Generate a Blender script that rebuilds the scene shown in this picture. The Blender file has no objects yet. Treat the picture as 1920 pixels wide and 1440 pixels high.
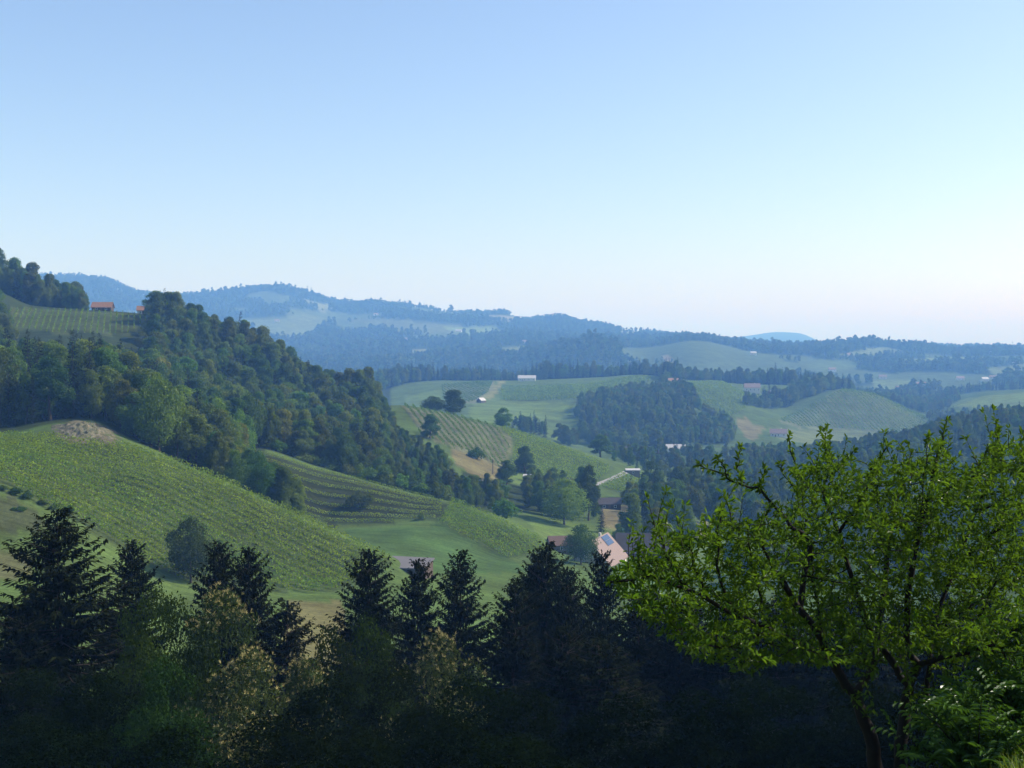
import bpy, math, random, time
import numpy as np
T0 = time.time()
R = math.radians
sc = bpy.context.scene
col = sc.collection

# ------------------------------------------------------------------ camera
F = 2318.0                      # focal length in photo pixels (1920 wide)
PITCH = math.atan(70.0 / F)     # horizon lies at photo row 650
CA, SA = math.cos(PITCH), math.sin(PITCH)
cam = bpy.data.cameras.new("camera"); cam_o = bpy.data.objects.new("camera", cam); col.objects.link(cam_o)
cam.sensor_width = 36.0; cam.lens = F / 1920.0 * 36.0
cam.clip_start = 0.1; cam.clip_end = 40000.0
cam_o.location = (0, 0, 0); cam_o.rotation_euler = (math.pi / 2 - PITCH, 0, 0)
sc.camera = cam_o

# ------------------------------------------------------------------ sky, sun, exposure
SUN_AZ, SUN_EL = R(75), R(37)   # to the right of the view direction, above the horizon
w = bpy.data.worlds.new("World"); sc.world = w; w.use_nodes = True
nt = w.node_tree; nt.nodes.clear()
sky = nt.nodes.new("ShaderNodeTexSky"); sky.sky_type = 'NISHITA'; sky.sun_disc = False
sky.sun_elevation = SUN_EL; sky.sun_rotation = SUN_AZ
sky.altitude = 400; sky.air_density = 1.06; sky.dust_density = 1.4; sky.ozone_density = 2.5
bg = nt.nodes.new("ShaderNodeBackground"); bg.inputs[1].default_value = 0.133
wo = nt.nodes.new("ShaderNodeOutputWorld")
wb = nt.nodes.new("ShaderNodeMix"); wb.data_type = 'RGBA'; wb.blend_type = 'MULTIPLY'; wb.inputs["Factor"].default_value = 1.0
wb.inputs["B"].default_value = (0.99, 0.96, 1.0, 1)      # even white balance of the whole sky
nt.links.new(sky.outputs[0], wb.inputs["A"]); nt.links.new(wb.outputs["Result"], bg.inputs[0]); nt.links.new(bg.outputs[0], wo.inputs[0])
sun = bpy.data.lights.new("sun", 'SUN'); sun.energy = 5.0; sun.angle = R(0.53); sun.color = (1.0, 0.965, 0.91)
sun_o = bpy.data.objects.new("sun", sun); col.objects.link(sun_o)
sun_o.rotation_euler = (math.pi / 2 - SUN_EL, 0, math.pi - SUN_AZ)
sun_o.location = (300, 160, 400)
vs = sc.view_settings; vs.view_transform = 'Standard'; vs.look = 'None'; vs.gamma = 1.0; vs.exposure = 0.55
vs.use_curve_mapping = False
sc.cycles.use_denoising = True
sc.cycles.max_bounces = 8; sc.cycles.diffuse_bounces = 3; sc.cycles.transmission_bounces = 3
sc.cycles.volume_bounces = 5; sc.cycles.transparent_max_bounces = 4
HAZE = 2.5e-4; HAZE_COL = (0.195, 0.45, 1.0); HAZE_ANI = 0.0

# ------------------------------------------------------------------ helpers
def ray(px, py):
    u = (px - 960.0) / F; v = (720.0 - py) / F
    return u, CA + v * SA, -SA + v * CA
def at(px, py, D):
    """point on the ray through a photo pixel at forward distance D"""
    u, b, c = ray(px, py); s = D / b
    return u * s, D, c * s
def zof(py, D):
    v = (720.0 - py) / F
    return (-SA + v * CA) / (CA + v * SA) * D
def project(x, y, z):
    f = y * CA - z * SA; up = y * SA + z * CA
    f = np.where(f < 0.5, 0.5, f)
    return 960.0 + F * x / f, 720.0 - F * up / f
def pchip_slopes(x, y):
    h = np.diff(x, axis=0); d = np.diff(y, axis=0) / h
    m = np.zeros_like(y)
    a, b = d[:-1], d[1:]; h0, h1 = h[:-1], h[1:]
    w1 = 2 * h1 + h0; w2 = h1 + 2 * h0
    with np.errstate(divide='ignore', invalid='ignore'):
        mm = (w1 + w2) / (w1 / a + w2 / b)
    m[1:-1] = np.where(a * b > 0, mm, 0.0)
    m[0], m[-1] = d[0], d[-1]
    return m
def pchip1(x, y, q):
    x = np.asarray(x, float); y = np.asarray(y, float); q = np.clip(q, x[0], x[-1])
    if len(x) == 2: return np.interp(q, x, y)
    m = pchip_slopes(x, y)
    i = np.clip(np.searchsorted(x, q, side='right') - 1, 0, len(x) - 2)
    h = x[i + 1] - x[i]; t = (q - x[i]) / h
    return ((2 * t**3 - 3 * t**2 + 1) * y[i] + (t**3 - 2 * t**2 + t) * h * m[i]
            + (-2 * t**3 + 3 * t**2) * y[i + 1] + (t**3 - t**2) * h * m[i + 1])
def hash2(ix, iy, s=0):
    n = (ix.astype(np.int64) * 374761393 + iy.astype(np.int64) * 668265263 + s * 1442695041) & 0x7fffffff
    n = ((n ^ (n >> 13)) * 1274126177) & 0x7fffffff
    return ((n ^ (n >> 16)) & 0xffff) / 65535.0
def vnoise(x, y, s=0):
    ix = np.floor(x); iy = np.floor(y); fx = x - ix; fy = y - iy
    fx = fx * fx * (3 - 2 * fx); fy = fy * fy * (3 - 2 * fy)
    a = hash2(ix, iy, s); b = hash2(ix + 1, iy, s); c = hash2(ix, iy + 1, s); d = hash2(ix + 1, iy + 1, s)
    return (a * (1 - fx) + b * fx) * (1 - fy) + (c * (1 - fx) + d * fx) * fy - 0.5
def inpoly(px, py, poly):
    px = np.asarray(px, float); py = np.asarray(py, float)
    r = np.zeros(px.shape, bool); n = len(poly)
    for i in range(n):
        x1, y1 = poly[i]; x2, y2 = poly[(i + 1) % n]
        if y1 == y2: continue
        c = ((y1 > py) != (y2 > py)) & (px < (x2 - x1) * (py - y1) / (y2 - y1) + x1)
        r ^= c
    return r
def mesh_np(name, verts, faces, mats=(), midx=None, smooth=False, loops=None):
    """verts (n,3), faces (m,k) all of one size"""
    verts = np.asarray(verts, np.float32); faces = np.asarray(faces, np.int32)
    me = bpy.data.meshes.new(name); k = faces.shape[1]
    me.vertices.add(len(verts)); me.vertices.foreach_set("co", verts.ravel())
    me.loops.add(faces.size); me.loops.foreach_set("vertex_index", faces.ravel())
    me.polygons.add(len(faces)); me.polygons.foreach_set("loop_start", np.arange(0, faces.size, k, dtype=np.int32))
    for m in mats: me.materials.append(m)
    if midx is not None: me.polygons.foreach_set("material_index", np.asarray(midx, np.int32))
    me.polygons.foreach_set("use_smooth", np.full(len(faces), smooth))
    me.update(calc_edges=True); me.validate()
    return me
def add_obj(name, data, parent=None, loc=None, kind=None):
    o = bpy.data.objects.new(name, data); col.objects.link(o)
    if parent is not None: o.parent = parent
    if loc is not None: o.location = loc
    if kind: o["kind"] = kind
    return o
def tag(o, label, cat, group=None):
    o["label"] = label; o["category"] = cat
    if group: o["group"] = group
    return o
def empty(name, loc, rz=0.0, scale=(1, 1, 1)):
    o = bpy.data.objects.new(name, None); col.objects.link(o); o.empty_display_size = 0.3
    o.location = loc; o.rotation_euler = (0, 0, rz); o.scale = scale
    return o

# ------------------------------------------------------------------ materials
def new_mat(name):
    m = bpy.data.materials.new(name); m.use_nodes = True
    n = m.node_tree; n.nodes.clear()
    return m, n, n.nodes.new("ShaderNodeOutputMaterial")
def node(n, t, **kw):
    x = n.nodes.new(t)
    for k, v in kw.items(): setattr(x, k, v)
    return x
def simple_mat(name, c, rough=0.8, var=0.15, scale=3.0, spec=0.3, metal=0.0):
    m, n, out = new_mat(name)
    p = node(n, "ShaderNodeBsdfPrincipled"); p.inputs["Roughness"].default_value = rough
    p.inputs["Specular IOR Level"].default_value = spec; p.inputs["Metallic"].default_value = metal
    tc = node(n, "ShaderNodeTexCoord"); nz = node(n, "ShaderNodeTexNoise"); nz.inputs["Scale"].default_value = scale
    nz.inputs["Detail"].default_value = 6
    mx = node(n, "ShaderNodeMix", data_type='RGBA')
    mx.inputs["A"].default_value = (*[x * (1 - var) for x in c], 1); mx.inputs["B"].default_value = (*[min(1, x * (1 + var)) for x in c], 1)
    n.links.new(tc.outputs["Object"], nz.inputs["Vector"]); n.links.new(nz.outputs["Fac"], mx.inputs["Factor"])
    n.links.new(mx.outputs["Result"], p.inputs["Base Color"]); n.links.new(p.outputs[0], out.inputs[0])
    return m
def leaf_mat(name, c1, c2, transl=0.3, gloss=0.06, rough=0.4, hue=0.03, val=0.35, tint=1.0, nscale=0.35):
    """foliage: diffuse + light shining through + a little gloss; varies from tree to tree and clump to clump"""
    m, n, out = new_mat(name); L = n.links.new
    oi = node(n, "ShaderNodeObjectInfo"); geo = node(n, "ShaderNodeNewGeometry")
    nz = node(n, "ShaderNodeTexNoise"); nz.inputs["Scale"].default_value = nscale; nz.inputs["Detail"].default_value = 3
    L(geo.outputs["Position"], nz.inputs["Vector"])
    rp = node(n, "ShaderNodeMapRange"); L(nz.outputs["Fac"], rp.inputs["Value"])
    rp.inputs["From Min"].default_value = 0.3; rp.inputs["From Max"].default_value = 0.7
    ad = node(n, "ShaderNodeMath", operation='ADD'); L(rp.outputs[0], ad.inputs[0])
    ri = node(n, "ShaderNodeMath", operation='MULTIPLY'); L(geo.outputs["Random Per Island"], ri.inputs[0]); ri.inputs[1].default_value = 1.0
    L(ri.outputs[0], ad.inputs[1])
    hf = node(n, "ShaderNodeMath", operation='MULTIPLY'); L(ad.outputs[0], hf.inputs[0]); hf.inputs[1].default_value = 0.5
    mx = node(n, "ShaderNodeMix", data_type='RGBA'); mx.inputs["A"].default_value = (*c1, 1); mx.inputs["B"].default_value = (*c2, 1)
    L(hf.outputs[0], mx.inputs["Factor"])
    hs = node(n, "ShaderNodeHueSaturation"); L(mx.outputs["Result"], hs.inputs["Color"])
    h = node(n, "ShaderNodeMapRange"); L(oi.outputs["Random"], h.inputs["Value"])
    h.inputs["To Min"].default_value = 0.5 - hue; h.inputs["To Max"].default_value = 0.5 + hue; L(h.outputs[0], hs.inputs["Hue"])
    mu = node(n, "ShaderNodeMath", operation='MULTIPLY'); L(oi.outputs["Random"], mu.inputs[0]); mu.inputs[1].default_value = 7.31
    fr = node(n, "ShaderNodeMath", operation='FRACT'); L(mu.outputs[0], fr.inputs[0])
    v = node(n, "ShaderNodeMapRange"); L(fr.outputs[0], v.inputs["Value"])
    v.inputs["To Min"].default_value = 1 - val; v.inputs["To Max"].default_value = 1 + val; L(v.outputs[0], hs.inputs["Value"])
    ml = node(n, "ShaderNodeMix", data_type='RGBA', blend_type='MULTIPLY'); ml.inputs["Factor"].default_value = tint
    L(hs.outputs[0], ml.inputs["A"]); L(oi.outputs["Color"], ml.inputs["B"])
    d = node(n, "ShaderNodeBsdfDiffuse"); L(ml.outputs["Result"], d.inputs["Color"])
    last = d
    if transl > 0:
        t = node(n, "ShaderNodeBsdfTranslucent"); tb = node(n, "ShaderNodeMix", data_type='RGBA', blend_type='MULTIPLY')
        tb.inputs["Factor"].default_value = 1.0; tb.inputs["B"].default_value = (1.5, 1.5, 0.5, 1); tb.clamp_result = True
        L(ml.outputs["Result"], tb.inputs["A"]); L(tb.outputs["Result"], t.inputs["Color"])
        ms = node(n, "ShaderNodeMixShader"); ms.inputs[0].default_value = transl
        L(d.outputs[0], ms.inputs[1]); L(t.outputs[0], ms.inputs[2]); last = ms
    if gloss > 0:
        g = node(n, "ShaderNodeBsdfGlossy"); g.inputs["Roughness"].default_value = rough
        m2 = node(n, "ShaderNodeMixShader"); m2.inputs[0].default_value = gloss
        L(last.outputs[0], m2.inputs[1]); L(g.outputs[0], m2.inputs[2]); last = m2
    L(last.outputs[0], out.inputs[0])
    return m
# ------------------------------------------------------------------ terrain: lines of the land from near to far
# each line: points (photo column, height z in m | photo row -> z, distance D);  'z' lines give z directly
def P(*pts): return [(px, zof(py, D), D) for px, py, D in pts]
def Zl(D, *pts): return [(px, z, D) for px, z in pts]
LINES = [
 Zl(2, (0, -1.85)), Zl(6, (0, -3.2), (1600, -2.7), (1920, -2.35)),
 Zl(11, (0, -5.8), (1300, -5.4), (1650, -4.9), (1920, -3.75), (2300, -3.4)),
 Zl(35, (0, -17.5), (1200, -18), (1920, -15)),
 Zl(75, (0, -30), (600, -33), (1920, -33)),
 Zl(120, (0, -36), (600, -41), (1200, -52), (1920, -56)),
 P((-300,1000,190),(0,1075,190),(150,1072,195),(320,1097,211),(580,1122,226),(740,1088,250),(850,1082,280),(1000,1078,310),(1140,1065,350),(1400,1045,410),(1700,1005,460),(1920,965,480)),
 P((-300,860,225),(0,908,228),(150,985,222),(320,1086,216),(580,1115,231),(740,1076,255),(850,1073,290),(1000,1070,320),(1140,1055,362),(1400,1038,425),(1700,1000,475),(1920,960,495)),
 P((-300,810,270),(0,836,275),(100,822,278),(240,838,280),(400,893,276),(600,985,268),(740,1050,262),(850,1065,300),(1000,1062,330),(1140,1046,375),(1400,1030,440),(1700,995,490),(1920,955,510)),
 P((-300,790,300),(0,812,300),(100,794,298),(160,790,298),(240,818,300),(400,900,305),(500,950,308),(600,998,303),(740,1042,300),(820,1050,310),(950,1052,340),(1140,1036,395),(1400,1022,460),(1700,985,505),(1920,945,525)),
 P((-300,770,330),(0,795,330),(160,782,330),(400,890,350),(500,935,358),(620,990,360),(700,985,362),(830,977,366),(890,1010,352),(960,1047,345),(1140,1025,410),(1400,1010,480),(1700,975,520),(1920,935,545)),
 P((-300,750,360),(0,778,360),(160,768,360),(400,850,385),(480,842,395),(600,878,390),(700,905,388),(800,928,390),(850,940,388),(1000,1005,366),(1060,1020,395),(1140,1010,425),(1400,1000,495),(1700,965,540),(1920,925,570)),
 P((-300,720,400),(0,755,395),(160,750,395),(400,840,415),(480,842,420),(600,878,415),(700,908,415),(830,945,415),(1000,985,415),(1100,990,432),(1250,985,450),(1400,985,520),(1700,955,570),(1920,915,600)),
 P((-300,680,450),(0,715,450),(200,730,455),(400,800,480),(600,850,500),(750,845,540),(850,852,560),(960,888,580),(1050,905,575),(1110,913,590),(1270,937,590),(1500,935,620),(1920,900,650)),
 P((-300,600,560),(0,622,560),(100,622,562),(280,655,560),(350,705,560),(480,765,565),(560,795,575),(650,815,585),(750,810,600),(850,820,605),(960,850,615),(1100,890,625),(1160,902,625),(1270,930,625),(1400,925,660),(1920,890,690)),
 P((-300,510,640),(0,545,640),(60,572,635),(170,580,622),(280,590,615),(350,630,610),(480,688,620),(560,742,640),(650,765,650),(750,758,660),(850,777,660),(960,806,655),(1100,856,655),(1160,880,650),(1270,922,660),(1400,915,700),(1700,890,720),(1920,865,740)),
 Zl(850, (-300, 10), (0, 0), (300, -15), (500, -45), (750, -66), (960, -72), (1160, -78), (1300, -81), (1500, -79), (1700, -66), (1800, -58), (1920, -50)),
 [(-300,-20,1100),(500,-55,1100)] + P((750,800,1050),(880,792,1050),(1000,802,1050),(1080,836,1020),(1200,845,1000),(1350,832,1060),(1440,815,1160),(1580,825,1250),(1730,822,1240),(1800,800,1120),(1920,785,1000)),
 [(-300,-20,1280),(500,-55,1280)] + P((750,775,1250),(880,765,1220),(1000,770,1220),(1080,790,1150),(1200,800,1120),(1350,790,1200),(1440,797,1230),(1580,816,1290),(1730,815,1300),(1800,800,1320),(1920,790,1320)),
 [(-300,-20,1450),(500,-60,1450)] + P((700,748,1420),(830,740,1390),(940,738,1380),(1100,732,1380),(1250,738,1380),(1290,722,1430),(1400,735,1430),(1480,763,1400),(1530,745,1430),(1580,728,1460),(1640,737,1450),(1740,782,1420),(1800,755,1530),(1920,740,1530)),
 [(-300,-20,1650),(550,-65,1650)] + P((700,724,1600),(830,713,1590),(940,713,1590),(1100,708,1600),(1200,702,1600),(1290,712,1560),(1400,720,1560),(1480,722,1560),(1530,730,1560),(1580,733,1540),(1640,746,1560),(1740,780,1560),(1850,738,1640),(1920,732,1650)),
 Zl(2000, (-300, 0), (300, -30), (600, -100), (1500, -105), (1640, -82), (1740, -78), (1850, -70), (1920, -68)),
 [(-300,30,2550),(100,20,2550),(450,-10,2550)] + P((550,692,2550),(700,692,2550),(900,683,2550),(1000,668,2550),(1110,642,2550),(1200,663,2550),(1300,645,2550),(1400,668,2550),(1500,678,2550),(1640,692,2550),(1800,695,2550),(1920,692,2550)),
 P((-300,600,3200),(100,605,3200),(450,640,3200),(600,652,3200),(800,642,3200),(1000,640,3200),(1110,645,3200),(1200,645,3200),(1300,636,3200),(1450,652,3200),(1540,651,3200),(1600,644,3200),(1660,651,3200),(1740,655,3200),(1800,662,3200),(1860,659,3200),(1920,660,3200)),
 P((-300,505,4500),(0,512,4500),(100,521,4500),(200,527,4500),(250,549,4500),(330,558,4500),(400,551,4500),(450,547,4500),(530,541,4500),(590,560,4500),(650,574,4500),(700,572,4500),(780,576,4500),(850,588,4500),(900,590,4500),(950,592,4500),(1000,603,4500),(1050,599,4500),(1100,608,4500),(1200,624,4500),(1280,635,4500),(1350,650,4500),(1500,657,4500),(1920,660,4500)),
 Zl(6000, (-300, 100), (900, 60), (1300, -20), (1920, -25)),
 P((-300,640,9500),(1200,645,9500),(1340,637,9500),(1400,630,9500),(1450,623,9500),(1500,625,9500),(1535,640,9500),(1600,652,9500),(1920,653,9500)),
 P((-300,652,15000),(1920,652,15000)),
]
T_EDGE = 0.62
NC = 430; NR = 560
tcol = np.linspace(-T_EDGE, T_EDGE, NC)
pxcol = 960 + tcol * F * CA
Drow = np.exp(np.linspace(math.log(2.0), math.log(15000.0), NR))
KZ = np.zeros((len(LINES), NC)); KD = np.zeros((len(LINES), NC))
for k, ln in enumerate(LINES):
    a = np.array(ln, float)
    if len(a) == 1: KZ[k] = a[0, 1]; KD[k] = a[0, 2]; continue
    KZ[k] = pchip1(a[:, 0], a[:, 1], pxcol); KD[k] = pchip1(a[:, 0], a[:, 2], pxcol)
for k in range(1, len(LINES)): KD[k] = np.maximum(KD[k], KD[k - 1] * 1.003 + 0.2)
ZT = np.zeros((NC, NR))
for i in range(NC): ZT[i] = pchip1(KD[:, i], KZ[:, i], Drow)
# soften the kinks between lines a little, then small natural undulation
for _ in range(2):
    Z2 = ZT.copy(); Z2[:, 1:-1] = 0.25 * ZT[:, :-2] + 0.5 * ZT[:, 1:-1] + 0.25 * ZT[:, 2:]; ZT = Z2
for _ in range(3):
    Z2 = ZT.copy(); Z2[1:-1] = 0.25 * ZT[:-2] + 0.5 * ZT[1:-1] + 0.25 * ZT[2:]; ZT = Z2
GX = tcol[:, None] * Drow[None, :]; GY = np.repeat(Drow[None, :], NC, 0)
amp = np.clip(GY * 0.0022, 0.05, 6.0)
wl = np.clip(GY * 0.06, 4, 260)
def bump(x, y, d):
    # octaves of fixed world size, faded in with distance
    o = 0.10 * vnoise(x / 2.3, y / 2.3, 1) + 0.35 * vnoise(x / 9, y / 9, 2)
    o += 0.8 * vnoise(x / 31, y / 31, 3) * np.clip(d / 90, 0, 1)
    o += 9.0 * vnoise(x / 170, y / 170, 4) * np.clip((d - 1900) / 900, 0, 1)
    o += 26.0 * vnoise(x / 520, y / 520, 5) * np.clip((d - 2600) / 1500, 0, 1) * np.clip((9000 - d) / 4000, 0, 1) * np.where(np.abs(d - 4500) < 700, 0.25, 1.0)
    return o
ZT += bump(GX, GY, GY)
LOGD = np.log(Drow)
def ground(x, y):
    x = np.asarray(x, float); y = np.asarray(y, float)
    t = np.clip(x / np.maximum(y, 1.0), -T_EDGE, T_EDGE)
    fi = (t + T_EDGE) / (2 * T_EDGE) * (NC - 1); fj = (np.log(np.clip(y, 2.0, 14999.0)) - LOGD[0]) / (LOGD[-1] - LOGD[0]) * (NR - 1)
    i = np.clip(fi.astype(int), 0, NC - 2); j = np.clip(fj.astype(int), 0, NR - 2); a = fi - i; b = fj - j
    return ((ZT[i, j] * (1 - a) + ZT[i + 1, j] * a) * (1 - b) + (ZT[i, j + 1] * (1 - a) + ZT[i + 1, j + 1] * a) * b)
def gz(x, y): return float(ground(np.array([x]), np.array([y]))[0])
PROJX, PROJY = project(GX, GY, ZT)
# highest line of sight over all nearer ground, per column (for telling what is hidden)
ELEV = ZT / GY
HOR = np.maximum.accumulate(ELEV, axis=1)
def horizon_before(x, y):
    t = np.clip(x / y, -T_EDGE, T_EDGE); fi = np.round((t + T_EDGE) / (2 * T_EDGE) * (NC - 1)).astype(int)
    fj = np.clip(((np.log(y) - LOGD[0]) / (LOGD[-1] - LOGD[0]) * (NR - 1)).astype(int) - 2, 0, NR - 1)
    return HOR[fi, fj]
def hit(px, py, dmin=150.0, dmax=14000.0):
    """where the ray through a photo pixel meets the ground"""
    u, b, c = ray(px, py); t = u / b; e = c / b
    d = np.exp(np.linspace(math.log(dmin), math.log(dmax), 4000))
    z = ground(t * d, d); k = np.argmax(z >= e * d)
    if z[k] < e * d[k]: return None
    return t * d[k], d[k], float(z[k])

# ------------------------------------------------------------------ land cover (photo outlines laid on the land)
V = dict(
 near=[(-60,818),(90,824),(240,842),(400,897),(600,989),(736,1054),(700,1076),(630,1112),(500,1112),(330,1086),(150,985),(0,905),(-60,880)],
 terr=[(480,845),(600,881),(700,908),(800,931),(835,944),(825,972),(700,984),(620,990),(560,965),(500,934)],
 slope=[(850,941),(1000,1006),(1050,1029),(1045,1036),(950,1050),(822,982)],
 rows=[(754,760),(850,780),(925,800),(962,830),(940,878),(850,842),(790,818)],
 knoll=[(930,799),(1000,820),(1100,857),(1150,881),(1112,906),(1000,890),(958,876),(968,830)],
 low=[(1166,890),(1272,930),(1215,936),(1125,914)],
 upper=[(18,582),(165,585),(285,594),(240,628),(100,626),(15,614)],
 far_rows=[(828,722),(925,714),(915,737),(880,757),(832,748)],
 far_mid=[(942,726),(1100,722),(1200,704),(1230,711),(1100,748),(940,754)],
 far_house=[(1290,717),(1352,715),(1400,738),(1398,768),(1352,788),(1312,770)],
 hill=[(1447,795),(1500,771),(1582,729),(1640,739),(1740,785),(1722,815),(1640,808),(1520,801)],
)
# outline, nearest, farthest, base colour
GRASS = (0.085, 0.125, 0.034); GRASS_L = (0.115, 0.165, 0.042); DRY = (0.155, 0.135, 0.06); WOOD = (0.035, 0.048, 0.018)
SOIL = (0.16, 0.12, 0.075); VINE = (0.075, 0.105, 0.032); STRAW = (0.27, 0.22, 0.12)
COVER = [
 ([(-2000,0),(4000,0),(4000,2000),(-2000,2000)], 1900, 20000, (0.034, 0.052, 0.020)),   # far woodland
 (None, 1950, 4700, 'FIELD'),
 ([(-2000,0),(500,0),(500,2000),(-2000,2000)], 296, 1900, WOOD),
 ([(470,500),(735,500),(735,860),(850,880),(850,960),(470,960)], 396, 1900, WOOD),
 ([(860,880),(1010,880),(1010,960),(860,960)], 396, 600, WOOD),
 ([(90,835),(130,795),(150,790),(190,805),(235,835)], 270, 340, (0.13, 0.115, 0.07)),          # bare rock scarp
 ([(540,1128),(640,1128),(660,1260),(520,1260)], 120, 226, (0.145, 0.135, 0.055)),               # dry meadow strip
 ([(-80,920),(20,930),(90,985),(60,1000),(-80,995)], 180, 235, (0.07,0.082,0.034)),  # olive bank grass, with the bank's shade painted into its colour
 ([(-80,1022),(60,1040),(60,1085),(-80,1085)], 150, 235, (0.115,0.12,0.048)),
 ([(640,992),(825,984),(950,1050),(1000,1075),(700,1075)], 270, 372, (0.070,0.118,0.034)),
 ([(838,836),(880,848),(935,882),(960,900),(900,900),(848,870)], 500, 640, DRY),
 ([(940,885),(1020,898),(1000,915),(950,905)], 480, 600, GRASS_L),
 ([(1120,945),(1175,945),(1175,990),(1120,990)], 425, 560, (0.20,0.17,0.08)),
 ([(980,940),(1170,1000),(1150,1030),(1000,1015)], 380, 440, GRASS_L),
 ([(1265,1005),(1500,1005),(1500,1090),(1265,1090)], 380, 520, GRASS_L),
 ([(1300,985),(1330,975),(1335,1008),(1302,1010)], 400, 640, (0.22,0.19,0.09)),
 ([(872,765),(900,745),(1062,752),(1050,785),(960,790),(880,795)], 1000, 1400, GRASS_L),
 ([(1020,825),(1092,785),(1085,835)], 900, 1300, GRASS_L),
 ([(760,740),(830,728),(830,760),(760,770)], 1000, 1600, GRASS_L),
 ([(900,745),(935,712),(945,714),(915,750)], 1200, 1650, (0.20,0.20,0.08)),
 ([(1300,770),(1360,795),(1330,805),(1300,790)], 1000, 1500, GRASS_L),
 ([(1378,788),(1396,780),(1418,800),(1440,796),(1415,828),(1398,822)], 1000, 1500, (0.17,0.155,0.07)),
 ([(1440,800),(1580,806),(1700,818),(1690,835),(1560,838),(1460,825)], 1100, 1420, (0.14,0.165,0.06)),
 ([(1690,745),(1780,735),(1940,725),(1940,775),(1850,772),(1760,760),(1700,765)], 1430, 1700, (0.15,0.20,0.055)),
 ([(1735,735),(1850,728),(1940,725),(1940,745),(1735,750)], 1600, 1900, GRASS),
 ([(430,597),(560,590),(615,596),(590,625),(540,640),(470,620)], 2700, 4500, (0.12,0.15,0.055)),
 ([(560,560),(640,575),(610,585)], 3000, 4600, (0.17,0.19,0.08)),
 ([(640,600),(760,600),(870,608),(860,625),(740,622)], 2700, 4500, (0.11,0.13,0.055)),
 ([(820,615),(930,612),(960,625),(880,630)], 2700, 4400, (0.15,0.20,0.07)),
 ([(770,655),(800,652),(800,662),(770,664)], 2200, 3500, (0.18,0.19,0.08)),
 ([(940,655),(985,650),(975,665),(945,668)], 2200, 3500, (0.16,0.18,0.07)),
 ([(900,590),(990,592),(1000,602),(920,600)], 3300, 4700, (0.20,0.19,0.10)),
 ([(1130,610),(1230,622),(1180,628)], 3300, 4700, (0.20,0.21,0.10)),
 ([(1238,668),(1252,665),(1262,686),(1250,690)], 2000, 3000, (0.24,0.20,0.12)),
 ([(1510,688),(1530,676),(1590,676),(1620,690),(1560,698)], 1900, 3100, (0.10,0.14,0.05)),
 ([(1560,668),(1660,652),(1700,660),(1620,672)], 2500, 3400, (0.16,0.19,0.07)),
 ([(1700,675),(1760,670),(1860,672),(1800,682),(1720,684)], 2000, 3400, (0.17,0.21,0.07)),
 ([(1840,690),(1940,684),(1940,700),(1860,705)], 2000, 3400, (0.15,0.18,0.07)),
 ([(1640,715),(1720,715),(1700,735),(1640,740)], 1700, 2400, (0.14,0.18,0.06)),
]
VDR = dict(near=(200, 288), terr=(345, 400), slope=(325, 395), rows=(520, 670), knoll=(540, 670), low=(560, 670), upper=(535, 645),
           far_rows=(1250, 1620), far_mid=(1250, 1640), far_house=(1150, 1600), hill=(1270, 1480))
VSOIL = dict(rows=(0.16, 0.165, 0.085), hill=(0.165, 0.185, 0.085), far_rows=(0.16, 0.17, 0.085), upper=(0.085, 0.105, 0.036), terr=(0.042, 0.050, 0.020), near=(0.06, 0.08, 0.026))  # terrace ground painted darker for the shade on its banks
for k, p in V.items(): COVER.append((p, *VDR[k], VSOIL.get(k, VINE)))
OPEN_T = -0.26
def far_open(x, y): return vnoise(x / 260, y / 260, 12) + 0.5 * vnoise(x / 95, y / 95, 13)
def cover_at(x, y, z):
    px, py = project(x, y, z)
    q = np.clip(y / 18, 4, 200); px = px + 13 * vnoise(x / q, y / q, 15) + 7 * vnoise(x / q * 3, y / q * 3, 16); py = py + 5 * vnoise(x / q, y / q, 17) + 3 * vnoise(x / q * 3, y / q * 3, 18)
    c = np.empty(x.shape + (3,)); c[:] = GRASS
    c[y < 130] = (0.045, 0.05, 0.02)
    c[y < 22] = (0.09, 0.13, 0.03)
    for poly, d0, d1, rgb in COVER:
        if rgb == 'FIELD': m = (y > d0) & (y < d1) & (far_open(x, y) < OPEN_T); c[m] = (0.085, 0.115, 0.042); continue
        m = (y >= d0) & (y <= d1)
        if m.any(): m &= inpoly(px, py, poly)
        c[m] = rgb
    return c
# ground mesh: fine fan in view, coarse all round
rot_out = np.linspace(math.atan(T_EDGE), 2 * math.pi - math.atan(T_EDGE), 60)[1:-1]
def outer(th):
    e = 0 if th > math.pi else NC - 1
    r = Drow / math.cos(math.atan(T_EDGE)); x = r * math.sin(th); y = r * math.cos(th)
    a = abs((th + math.pi) % (2 * math.pi) - math.pi)
    k = np.clip((a - R(40)) / R(100), 0, 1); k = k * k * (3 - 2 * k)
    zh = -1.75 + 0.04 * np.minimum(Drow, 500) + 14 * vnoise(x / 260, y / 260, 9) * np.clip(Drow / 300, 0, 1)
    return x, y, ZT[e] * (1 - k) + zh * k
cx = [GX]; cy = [GY]; cz = [ZT]
for th in rot_out:
    a_, b_, c_ = outer(th); cx.append(a_[None]); cy.append(b_[None]); cz.append(c_[None])
AX = np.concatenate(cx); AY = np.concatenate(cy); AZ = np.concatenate(cz)
nC = AX.shape[0]
vid = np.arange(nC * NR).reshape(nC, NR)
i0 = np.arange(nC); i1 = (i0 + 1) % nC
quads = np.stack([vid[i0][:, :-1], vid[i1][:, :-1], vid[i1][:, 1:], vid[i0][:, 1:]], -1).reshape(-1, 4)[:, ::-1]
gv = np.stack([AX, AY, AZ], -1).reshape(-1, 3)
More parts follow.
